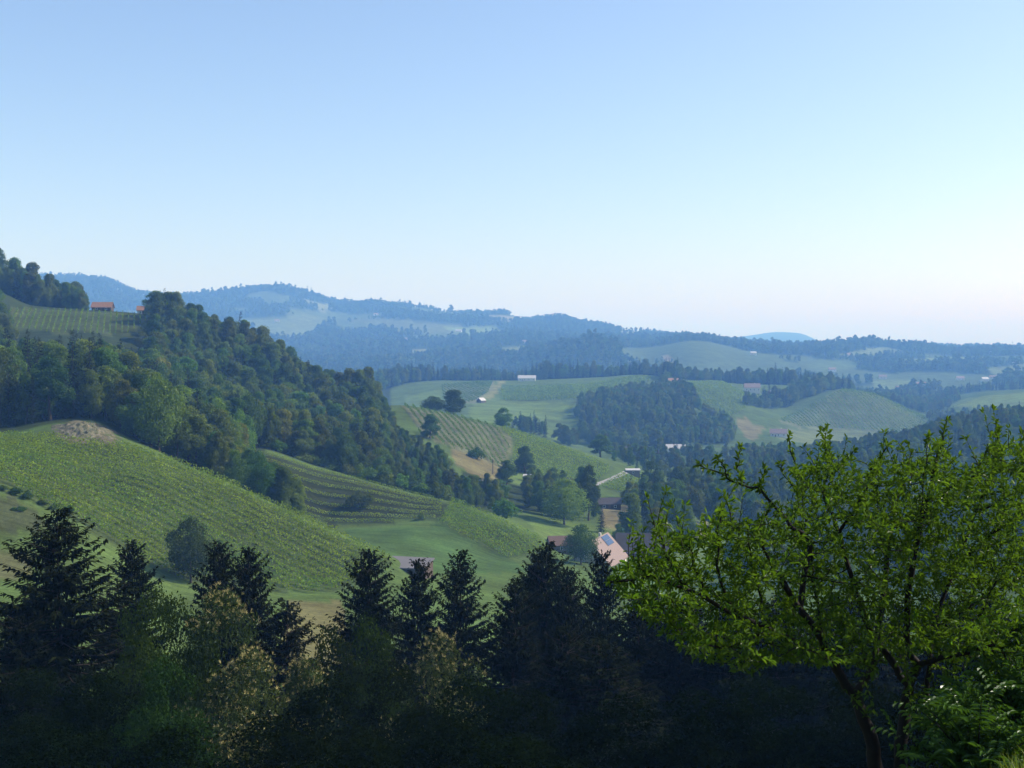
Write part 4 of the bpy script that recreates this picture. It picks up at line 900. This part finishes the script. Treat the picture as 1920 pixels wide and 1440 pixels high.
x, y = hxy(1262, 1440); H_("house", x, y, 12, 9, 6.0, 4.0, R(15), M_PLASTER, M_ORANGE, "white house with red roof tucked into the far wood", windows=3)
x, y = hxy(988, 1560); H_("barn", x, y, 22, 11, 3.6, 3.4, R(-3), M_PLASTER, M_PALER, "long white-roofed building under the far tree line", windows=4, chimney=False, cat="barn")
x, y = hxy(902, 1285); H_("hut", x, y, 8, 6, 2.4, 2.4, R(55), M_WOODW, M_PALER, "little white-roofed hut at the foot of the hazy vineyard", windows=1, chimney=False, cat="hut")
x, y = hxy(1856, 3050); H_("barn", x, y, 26, 12, 6, 4, R(-3), M_PLASTER, M_PALER, "long white building below the poplar row on the right skyline", windows=4, chimney=False, cat="barn")
for k, (px, D, Lx, rz, rm, lab) in enumerate([(1758, 2560, 16, 60, M_PALER, "far hazy house with a slanting pale roof"), (1686, 2150, 12, 0, M_ORANGE, "far hazy house with reddish roof, alone by the pale field"), (1725, 2200, 20, 0, M_ORANGE, "far hazy house with long reddish roof"),
    (1846, 2250, 12, 10, M_PALER, "hazy white hamlet house with pale roof"), (1862, 2300, 14, -8, M_PINK, "hazy white hamlet house with pink roof"), (1878, 2220, 12, 4, M_PALER, "hazy low hamlet house with pale roof"), (1728, 1760, 17, 0, M_PALER, "hazy long house behind the striped vineyard hill"),
    (1035, 3500, 18, 5, M_ORANGE, "tiny hazy house with red roof on the far blue ridge"), (860, 3560, 18, -5, M_PALER, "tiny hazy pale house on the far blue ridge"), (1412, 2600, 12, 0, M_PALER, "tiny hazy white house in the far blue woods")]):
    x, y = hxy(px, D); H_("house", x, y, Lx, 9, 4.0, 3.4, R(rz), M_PLASTER, rm, lab, windows=2, chimney=False, door=False)
for px, D, rz in [(640, 3050, 0), (705, 3900, 20), (760, 3300, 0), (930, 3950, -10), (985, 3000, 5), (1120, 3700, 0), (1180, 2950, 15), (1560, 2450, 0), (1590, 2750, 10), (1655, 2350, -10), (1800, 2300, 0), (1815, 2650, 30), (1900, 2350, 5), (1905, 2700, 0), (520, 3650, 10)]:
    x, y = hxy(px, D); H_("house", x, y, 14, 9, 4.0, 3.6, R(rz), M_PLASTER, M_PINK, "tiny white house scattered on the far hazy hills", windows=2, chimney=False, door=False, group="far scattered houses")
# lane beside the knoll
pts = []
for q in np.linspace(0, 1, 14):
    h_ = hit(1096 + 82 * q + 6 * math.sin(q * 3.1), 916 - 33 * q, 540)
    if h_ and h_[1] < 680: pts.append(h_)
if len(pts) > 3:
    p_ = np.array(pts); d_ = unit(np.gradient(p_[:, :2], axis=0)); nn = np.column_stack([-d_[:, 1], d_[:, 0]]) * 1.3
    A_ = np.column_stack([p_[:, :2] + nn, ground(*(p_[:, :2] + nn).T) + 0.10]); B_ = np.column_stack([p_[:, :2] - nn, ground(*(p_[:, :2] - nn).T) + 0.10])
    v = np.stack([A_, B_], 1).reshape(-1, 3); i = np.arange(len(p_) - 1) * 2
    add_obj("lane", mesh_np("lane", v, np.stack([i, i + 1, i + 3, i + 2], -1), [M_ROAD]), kind="structure")
# wooden pole by the dry meadow
x, y = hxy(924, 548); z0 = gz(x, y)
o = empty("wooden_pole", (x, y, z0)); tag(o, "dark wooden pole beside the dry yellow meadow", "pole")
add_obj("shaft", mesh_np("shaft", *tube([(0, 0, -0.5), (0, 0, 3), (0, 0, 6.5)], [0.22, 0.19, 0.15], 8), [M_WOODW]), o); add_obj("crossbar", mesh_np("crossbar", *boxv(-0.6, 0.6, -0.06, 0.06, 5.7, 5.85), [M_WOODW]), o)
# bare rock scarp above the broad vineyard
M_ROCK, n, out = new_mat("bare_rock"); L = n.links.new
pb = node(n, "ShaderNodeBsdfPrincipled"); pb.inputs["Roughness"].default_value = 0.95; pb.inputs["Specular IOR Level"].default_value = 0.1
g_ = node(n, "ShaderNodeNewGeometry"); nz = node(n, "ShaderNodeTexNoise"); nz.inputs["Scale"].default_value = 0.9; nz.inputs["Detail"].default_value = 9; nz.inputs["Roughness"].default_value = 0.75
L(g_.outputs["Position"], nz.inputs["Vector"]); cr = node(n, "ShaderNodeValToRGB"); cr.color_ramp.elements[0].position = 0.42; cr.color_ramp.elements[1].position = 0.68
cr.color_ramp.elements[0].color = (0.055, 0.062, 0.030, 1); cr.color_ramp.elements[1].color = (0.20, 0.165, 0.12, 1); L(nz.outputs["Fac"], cr.inputs[0]); L(cr.outputs[0], pb.inputs["Base Color"]); L(pb.outputs[0], out.inputs[0])
q_ = np.linspace(0, 1, 60); w_ = np.linspace(0, 1, 22); QQ, WW = np.meshgrid(q_, w_, indexing='ij')
PXs = 88 + 150 * QQ; Ds = 281 + 17 * WW - 3 * np.sin(QQ * 5)
Xs = (PXs - 960) / F * Ds / CA; env = np.clip(np.minimum(QQ * 3.2, (1 - QQ) * 2.2), 0, 1) * np.clip(WW * 4, 0, 1) * np.clip((1 - WW) * 6, 0, 1)
prof = np.interp(QQ, [0, 0.25, 0.42, 0.55, 0.8, 1], [0.1, 0.4, 1.0, 0.6, 0.3, 0.1])
Zs = ground(Xs, Ds) + env * (prof * (0.35 + 0.65 * WW) + 1.0 * vnoise(Xs / 1.7, Ds / 1.7, 21) + 0.9 * vnoise(Xs / 0.7, Ds / 0.7, 22)) - 0.5 * (1 - np.clip(env * 6, 0, 1)) 
vid_ = np.arange(60 * 22).reshape(60, 22)
rk = add_obj("rock_scarp", mesh_np("rock_scarp", np.stack([Xs, Ds, Zs], -1).reshape(-1, 3), np.stack([vid_[:-1, :-1], vid_[1:, :-1], vid_[1:, 1:], vid_[:-1, 1:]], -1).reshape(-1, 4), [M_ROCK]))
tag(rk, "bare grey rock scarp between the broad vineyard and the wood", "rock")
print("buildings", round(time.time() - T0, 1))
# ------------------------------------------------------------------ the plum tree close to the camera
M_PLUM = leaf_mat("plum_leaves", (0.026, 0.066, 0.008), (0.105, 0.195, 0.024), 0.48, 0.012, 0.3, 0.012, 0.15, 0.0, 3.0)
M_PBARK = simple_mat("plum_bark", (0.017, 0.014, 0.012), 0.85, 0.45, 30.0, 0.15)
rp = rnd(101)
def limb(pts, r0, r1, n=9):
    """pts: (px, py, D); smooth curve through them"""
    a = np.array([at(*p) for p in pts]); t = np.linspace(0, 1, len(a)); q = np.linspace(0, 1, n * (len(a) - 1) + 1)
    c = np.column_stack([pchip1(t, a[:, k], q) for k in range(3)])
    c += 0.012 * np.column_stack([vnoise(q * 9 + 3, q * 0 + k * 7.7, 31 + k) for k in range(3)]) * 3
    return c, 0.82 * (r0 + (r1 - r0) * q**0.8)
LB = []
def lb(r0, r1, *pts): LB.append(limb(pts, r0, r1))
# two stems and their main limbs
lb(.105,.060,(1662,1590,11.0),(1648,1460,11.0),(1628,1370,11.0),(1602,1305,11.0))
lb(.060,.030,(1602,1305,11.0),(1574,1262,10.9),(1545,1205,10.7),(1500,1140,10.5),(1460,1080,10.4))
lb(.050,.024,(1606,1300,11.0),(1632,1256,11.2),(1648,1195,11.4),(1655,1110,11.6),(1669,1005,11.8),(1683,938,11.8))
lb(.085,.055,(1685,1600,11.1),(1690,1430,11.1),(1695,1340,11.15),(1703,1288,11.2))
lb(.048,.022,(1703,1288,11.2),(1680,1250,11.3),(1640,1190,11.5),(1600,1100,11.6),(1583,1032,11.7),(1558,961,11.8))
lb(.052,.026,(1703,1288,11.2),(1720,1248,11.2),(1706,1220,11.1),(1700,1120,11.0),(1723,1000,10.9),(1747,900,10.9))
lb(.040,.014,(1720,1248,11.2),(1752,1236,11.0),(1815,1222,10.8),(1880,1195,10.6),(1950,1150,10.5))
lb(.036,.012,(1738,1330,11.2),(1742,1253,11.3),(1752,1180,11.4),(1790,1060,11.6),(1830,960,11.7),(1867,850,11.7))
lb(.020,.006,(1747,900,10.9),(1763,840,10.9),(1773,790,10.9))
lb(.020,.006,(1867,850,11.7),(1870,806,11.7))
lb(.034,.012,(1500,1140,10.5),(1519,1017,10.6),(1481,982,10.6),(1454,949,10.6),(1423,917,10.6))
lb(.014,.005,(1423,917,10.6),(1379,903,10.6),(1348,884,10.6),(1310,872,10.6))
lb(.009,.004,(1425,917,10.6),(1433,880,10.7)); lb(.009,.004,(1395,908,10.6),(1384,872,10.6),(1386,840,10.6)); lb(.009,.004,(1365,893,10.6),(1355,868,10.5),(1345,860,10.5))
lb(.022,.008,(1558,961,11.8),(1546,926,11.8),(1556,863,11.8),(1554,826,11.8))
lb(.014,.005,(1546,926,11.8),(1506,897,11.7),(1487,859,11.7),(1477,817,11.7)); lb(.012,.004,(1552,935,11.8),(1571,880,11.9),(1598,847,11.9)); lb(.011,.004,(1520,915,11.7),(1494,911,11.6),(1475,897,11.6),(1462,870,11.6))
lb(.024,.007,(1573,1000,11.7),(1600,959,11.6),(1621,924,11.5),(1633,884,11.5),(1662,836,11.5))
lb(.016,.005,(1683,938,11.8),(1700,890,11.8),(1706,850,11.8)); lb(.012,.004,(1723,1000,10.9),(1735,880,10.8),(1740,820,10.8))
lb(.020,.006,(1747,940,10.9),(1780,917,11.0),(1830,885,11.1),(1850,840,11.1)); lb(.026,.008,(1790,1060,11.6),(1850,1010,11.4),(1915,960,11.3),(1980,900,11.2))
lb(.024,.008,(1752,1180,11.4),(1830,1130,11.6),(1910,1080,11.8),(1970,1030,11.9)); lb(.018,.006,(1830,960,11.7),(1890,930,11.8),(1930,860,11.8))
# low left boughs
lb(.034,.012,(1560,1235,10.8),(1470,1190,10.3),(1380,1150,9.9),(1290,1105,9.6),(1210,1080,9.5),(1142,1092,9.4))
lb(.020,.006,(1380,1150,9.9),(1350,1080,9.9),(1345,1010,9.9),(1352,955,9.9)); lb(.018,.006,(1290,1105,9.6),(1255,1050,9.6),(1240,1010,9.6),(1236,985,9.6)); lb(.018,.006,(1440,1180,10.1),(1420,1090,10.1),(1405,1030,10.1),(1400,985,10.1))
lb(.016,.005,(1330,1125,9.7),(1300,1050,9.6),(1290,1005,9.6)); lb(.016,.005,(1230,1085,9.5),(1200,1058,9.4),(1196,1030,9.4)); lb(.018,.006,(1440,1180,10.2),(1380,1210,9.9),(1310,1205,9.7),(1250,1165,9.6)); lb(.016,.005,(1500,1210,10.5),(1440,1235,10.1),(1390,1240,9.9))
lb(.022,.007,(1460,1080,10.4),(1440,1040,10.3),(1425,990,10.3),(1440,955,10.3)); lb(.022,.007,(1545,1205,10.7),(1530,1110,10.9),(1520,1040,11.0),(1500,990,11.0))
lb(.020,.007,(1815,1222,10.8),(1840,1150,10.6),(1870,1080,10.5)); lb(.016,.006,(1632,1256,11.2),(1600,1180,11.5),(1570,1120,11.6))
sk = np.concatenate([c[1:] for c, r in LB]); skr = np.concatenate([r[1:] for c, r in LB])
HULL = [(1128,1090),(1165,1068),(1195,1045),(1225,1018),(1238,985),(1250,1010),(1300,995),(1340,985),(1350,950),(1365,985),(1400,975),(1440,990),(1450,960),(1475,960),(1490,900),(1480,850),(1520,880),(1550,840),(1565,860),(1600,860),(1615,900),(1650,850),(1665,880),(1710,860),(1745,860),(1765,810),(1785,870),(1840,860),(1860,815),(1885,835),(1990,850),(1990,1200),(1900,1240),(1800,1240),(1740,1230),(1650,1240),(1560,1250),(1480,1240),(1400,1262),(1310,1235),(1245,1190),(1170,1120)]
nTW = 0; TW = []; tries = 0
allsk = sk.copy(); allr = skr.copy()
while nTW < 2600 and tries < 120000:
    tries += 1
    px = rp.uniform(1115, 1990); py = rp.uniform(800, 1265)
    if not bool(inpoly(np.array([px]), np.array([py]), HULL)[0]): continue
    D0 = 9.7 if px < 1330 else (10.2 if px < 1460 else 11.2)
    D = D0 + rp.normal(0, 0.45 if px < 1460 else 0.75)
    p = np.array(at(px, py, D)); dd = np.linalg.norm(allsk - p, axis=1); i = int(np.argmin(dd + 0.25 * (allsk[:, 2] > p[2] + 0.1)))
    if dd[i] > 0.85 or dd[i] < 0.05: continue
    s = allsk[i]; mid = (s + p) / 2 + np.array([0, 0, -0.10 * dd[i]]) + rp.normal(0, 0.03, 3)
    t = np.linspace(0, 1, 7)[:, None]; c = (1 - t)**2 * s + 2 * t * (1 - t) * mid + t**2 * p
    r0 = min(allr[i] * 0.7, 0.004 + 0.010 * dd[i]); TW.append((c, r0 + (0.0018 - r0) * t[:, 0])); nTW += 1
    allsk = np.concatenate([allsk, c[2:]]); allr = np.concatenate([allr, np.full(5, r0 * 0.8)])
# leafy shoots round the stems and long upright shoots out of the crown
HULL2 = [(1555,1240),(1650,1235),(1760,1230),(1830,1240),(1900,1250),(1930,1330),(1850,1330),(1770,1350),(1715,1400),(1660,1300),(1620,1380),(1585,1290)]
for ph, hull, n_, dmax in ((0, HULL2, 55, 0.6), (1, HULL, 90, 0.0)):
    k_ = 0; tries = 0
    while k_ < n_ and tries < 20000:
        tries += 1
        if ph == 0:
            px = rp.uniform(1550, 1935); py = rp.uniform(1228, 1400)
            if not bool(inpoly(np.array([px]), np.array([py]), hull)[0]): continue
            p = np.array(at(px, py, 11.1 + rp.normal(0, 0.4))); dd = np.linalg.norm(allsk - p, axis=1); i = int(np.argmin(dd))
            if dd[i] > dmax or dd[i] < 0.05: continue
        else:
            i = int(rp.integers(len(sk), len(allsk))); pz = allsk[i]; px, py = [float(q) for q in project(*pz)]
            if bool(inpoly(np.array([px]), np.array([py - 30]), hull)[0]) and rp.random() < 0.9: continue
            p = pz + np.array([rp.normal(0, 0.06), rp.normal(0, 0.06), rp.uniform(0.14, 0.38)])
            if py > 1120: p = pz + np.array([rp.normal(0, 0.12), rp.normal(0, 0.12), -rp.uniform(0.05, 0.22)])
        s = allsk[i]; L_ = np.linalg.norm(p - s); mid = (s + p) / 2 + rp.normal(0, 0.02, 3)
        t = np.linspace(0, 1, 7)[:, None]; c = (1 - t)**2 * s + 2 * t * (1 - t) * mid + t**2 * p
        TW.append((c, 0.004 + (0.0015 - 0.004) * t[:, 0])); k_ += 1
# leaves in spur clusters along the twigs and the thin ends of the limbs
def along(c, step):
    seg = np.linalg.norm(np.diff(c, axis=0), axis=1); s = np.concatenate([[0], np.cumsum(seg)]); q = np.arange(rp.uniform(0, step), s[-1], step)
    p = np.column_stack([np.interp(q, s, c[:, k]) for k in range(3)]); d = unit(np.gradient(c, axis=0)); dd = np.column_stack([np.interp(q, s, d[:, k]) for k in range(3)])
    return p, unit(dd)
SPp, SPd = [], []
for c, r in TW:
    p, d = along(c, 0.042); SPp.append(p); SPd.append(d); SPp.append(c[-1:].repeat(2, 0)); SPd.append(unit(c[-1:] - c[-2:-1]).repeat(2, 0))
for c, r in LB:
    k = r < 0.0165
    if k.sum() > 3: p, d = along(c[k], 0.020); SPp.append(p); SPd.append(d); SPp.append(c[-1:].repeat(4, 0)); SPd.append(unit(c[-1:] - c[-2:-1]).repeat(4, 0))
SPp = np.concatenate(SPp); SPd = np.concatenate(SPd)
kk = 3; P_ = np.repeat(SPp, kk, 0); D_ = np.repeat(SPd, kk, 0); m = len(P_)
keep = rp.random(m) < 0.80; P_, D_ = P_[keep], D_[keep]; m = len(P_)
AX = unit(D_ * 0.55 + rp.normal(0, 0.62, (m, 3)) + np.array([0, 0, 0.18])); LN = 0.055 * rp.uniform(0.5, 1.25, m); WD = LN * rp.uniform(0.29, 0.40, m)
NR_ = unit(rp.normal(0, 0.55, (m, 3)) + np.array([0, 0, 0.9])); CN = P_ + AX * (LN * 0.5 + 0.008)[:, None]
def leaf6(c, ax, nr, ln, wd, fold=0.30, curl=0.22):
    ax = unit(ax); sd = unit(np.cross(ax, nr)); up = np.cross(sd, ax); ln = np.asarray(ln)[:, None]; wd = np.asarray(wd)[:, None]
    b = c - ax * ln * .5; t = c + ax * ln * .5 - up * ln * curl
    def s_(sg, q, w): return c + ax * ln * q + sd * sg * wd * w + up * (wd * fold * w * 2 - ln * curl * 0.25 * (q + .5)**2)
    v = np.stack([b, s_(1, -.18, .46), s_(1, .18, .44), t, s_(-1, .18, .44), s_(-1, -.18, .46)], 1)
    i = np.arange(len(c))[:, None] * 6
    return v.reshape(-1, 3), np.concatenate([i + [0, 3, 2, 1], i + [0, 5, 4, 3]], 1).reshape(-1, 4)
base = np.array(at(1672, 1590, 11.05)); base[2] = gz(base[0], base[1])
plum = empty("plum_tree", base); tag(plum, "leafy plum tree with two dark stems and glossy bright leaves", "tree")
def part(name, v, f, mat, parent, smooth=False): return add_obj(name, mesh_np(name, v - base, f, [mat], smooth=smooth), parent)
stem_i = (0, 3); 
for i_ in stem_i: part("trunk", *tube(*LB[i_], 10), M_PBARK, plum, True)
for i_, (c, r) in enumerate(LB):
    if i_ not in stem_i: part("branch", *tube(c, r, 6 if r[0] > 0.02 else 5), M_PBARK, plum, True)
tw = part("twigs", *join([tube(c, r, 4) for c, r in TW]), M_PBARK, plum, True); tw["kind"] = "stuff"
# the leaves that show largest are objects, the rest one part
dist = np.linalg.norm(CN, axis=1); face = np.abs(np.sum(unit(CN) * np.cross(AX, unit(np.cross(AX, NR_))), axis=1)); size = LN * (0.3 + face) / dist
big = np.argsort(-size)[:280]; msk = np.ones(m, bool); msk[big] = False
v, f = leaf6(CN[msk], AX[msk], NR_[msk], LN[msk], WD[msk]); fo = part("foliage", v, f, M_PLUM, plum); fo["kind"] = "stuff"
lv, lf = leaf6(np.zeros((1, 3)), np.array([[1.0, 0, 0]]), np.array([[0, 0, 1.0]]), [1.0], [0.35]); lm = mesh_np("leaf", lv, lf, [M_PLUM])
from mathutils import Matrix, Vector
for i_ in big:
    ax = AX[i_]; sd = unit(np.cross(ax, NR_[i_])); up = np.cross(sd, ax)
    M4 = Matrix([[ax[k], -sd[k], up[k], 0] for k in range(3)] + [[0, 0, 0, 1]]) @ Matrix.Scale(float(LN[i_]), 4)
    o = bpy.data.objects.new("leaf", lm); col.objects.link(o); o.parent = plum; M4.translation = Vector(CN[i_] - base); o.matrix_basis = M4
print("plum leaves", m, "twigs", nTW, round(time.time() - T0, 1))
# ash bush below the plum and the sunny grass at its side
M_BUSH = leaf_mat("bush_leaves", (0.030, 0.075, 0.014), (0.065, 0.135, 0.024), 0.35, 0.02, 0.3, 0.01, 0.1, 0.0, 2.0)
def bush(px, D, W, H, zc, n, seed, label, ll=0.075):
    rb = rnd(seed); x, y = hxy(px, D); g0 = gz(x, y); o = empty("walnut_bush", (x, y, g0)); tag(o, label, "shrub")
    stems = []; C, A, N = [], [], []
    for k in range(n):
        a = rb.uniform(0, 6.283); e = np.array([math.cos(a) * rb.uniform(0.15, 1) * W / 2, math.sin(a) * rb.uniform(0.15, 1) * W / 2, 0]); e[2] = H * rb.uniform(0.35, 1.0) * (1 - 0.35 * (np.hypot(e[0], e[1]) / (W / 2))**2)
        t = np.linspace(0, 1, 6)[:, None]; c = t * e + np.array([0, 0, 0.25 * H]) * t * (1 - t); c[:, :2] *= (0.25 + 0.75 * t)
        stems.append(tube(c, 0.012 * (1 - 0.8 * t[:, 0]), 4))
        for j in range(11):            # pinnate leaves: a rachis with paired leaflets
            s = rb.uniform(0.35, 1.0); p0 = np.array([np.interp(s, t[:, 0], c[:, q]) for q in range(3)]); dv = unit(rb.normal(0, 0.7, 3) + np.array([0, 0, 0.35]) + 0.5 * unit(e)); sd = unit(np.cross(dv, [0, 0, 1.0])); L_ = 0.26 * rb.uniform(0.7, 1.2)
            for q in range(1, 6):
                for sg in (-1, 1):
                    A.append(unit(sd * sg + dv * 0.45 + np.array([0, 0, -0.35]))); C.append(p0 + dv * L_ * q / 5.5 + A[-1] * ll * 0.5 + np.array([0, 0, -0.05 * (q / 5)**2])); N.append(np.array([0, 0, 1.0]) + rb.normal(0, 0.25, 3))
    C = np.array(C); m_ = len(C); v, f = leaf6(C, np.array(A), unit(np.array(N)), ll * rb.uniform(0.8, 1.2, m_), ll * 0.36 * np.ones(m_))
    add_obj("stems", mesh_np("stems", *join(stems), [M_PBARK], smooth=True), o); q = add_obj("foliage", mesh_np("foliage", v, f, [M_BUSH]), o); q["kind"] = "stuff"
bush(1840, 9.6, 1.5, 1.05, 0, 34, 111, "bushy green walnut sapling beneath the plum tree")
bush(1935, 10.6, 1.6, 1.7, 0, 34, 112, "taller green walnut sapling at the sunny grass edge")
M_GRASS = leaf_mat("grass_blades", (0.08, 0.13, 0.02), (0.19, 0.22, 0.045), 0.4, 0.03, 0.4, 0.0, 0.0, 0.0, 2.0)
gx_ = rp.uniform(2.6, 6.6, 26000); gy_ = rp.uniform(6.0, 13.5, 26000); k = gx_ / gy_ > 0.33; gx_, gy_ = gx_[k], gy_[k]; n_ = len(gx_); gl = rp.uniform(0.12, 0.34, n_)
ga = unit(np.column_stack([rp.normal(0, 0.35, (n_, 2)), np.ones(n_)])); gc_ = np.column_stack([gx_, gy_, ground(gx_, gy_) - 0.02]) + ga * gl[:, None] * 0.5
v, f = leaves(gc_, ga, unit(np.column_stack([rp.normal(size=(n_, 2)), np.zeros(n_)])), gl, 0.009, 0.5)
gr = add_obj("grass", mesh_np("grass", v, f, [M_GRASS]), kind="stuff"); gr["label"] = "sunny tall grass beside the walnut saplings"
print("near plants", round(time.time() - T0, 1))
# ------------------------------------------------------------------ haze: one closed box of thin even air
m_haze, n, out = new_mat("haze_air")
pv = node(n, "ShaderNodeVolumePrincipled"); pv.inputs["Density"].default_value = HAZE
pv.inputs["Color"].default_value = (*HAZE_COL, 1); pv.inputs["Anisotropy"].default_value = HAZE_ANI
pv.inputs["Absorption Color"].default_value = (0.86, 0.86, 0.86, 1)   # scatters, hardly absorbs: short waves most
n.links.new(pv.outputs[0], out.inputs["Volume"])
zlo = float(gv[:, 2].min()) - 1.5; zhi = float(gv[:, 2].max()) + 45.0; hx = 19000.0
hv = [(x, y, z) for z in (zlo, zhi) for y in (-hx, hx) for x in (-hx, hx)]
hf = [(0, 2, 3, 1), (4, 5, 7, 6), (0, 1, 5, 4), (2, 6, 7, 3), (0, 4, 6, 2), (1, 3, 7, 5)]
haze = add_obj("haze", mesh_np("haze", hv, hf, [m_haze]), kind="stuff"); haze["label"] = "thin blue summer haze filling the valley air"
print("done", round(time.time() - T0, 1), "objects", len(sc.objects), zlo, zhi)
print("triangles", sum(len(m.loops) - 2 * len(m.polygons) for m in bpy.data.meshes))
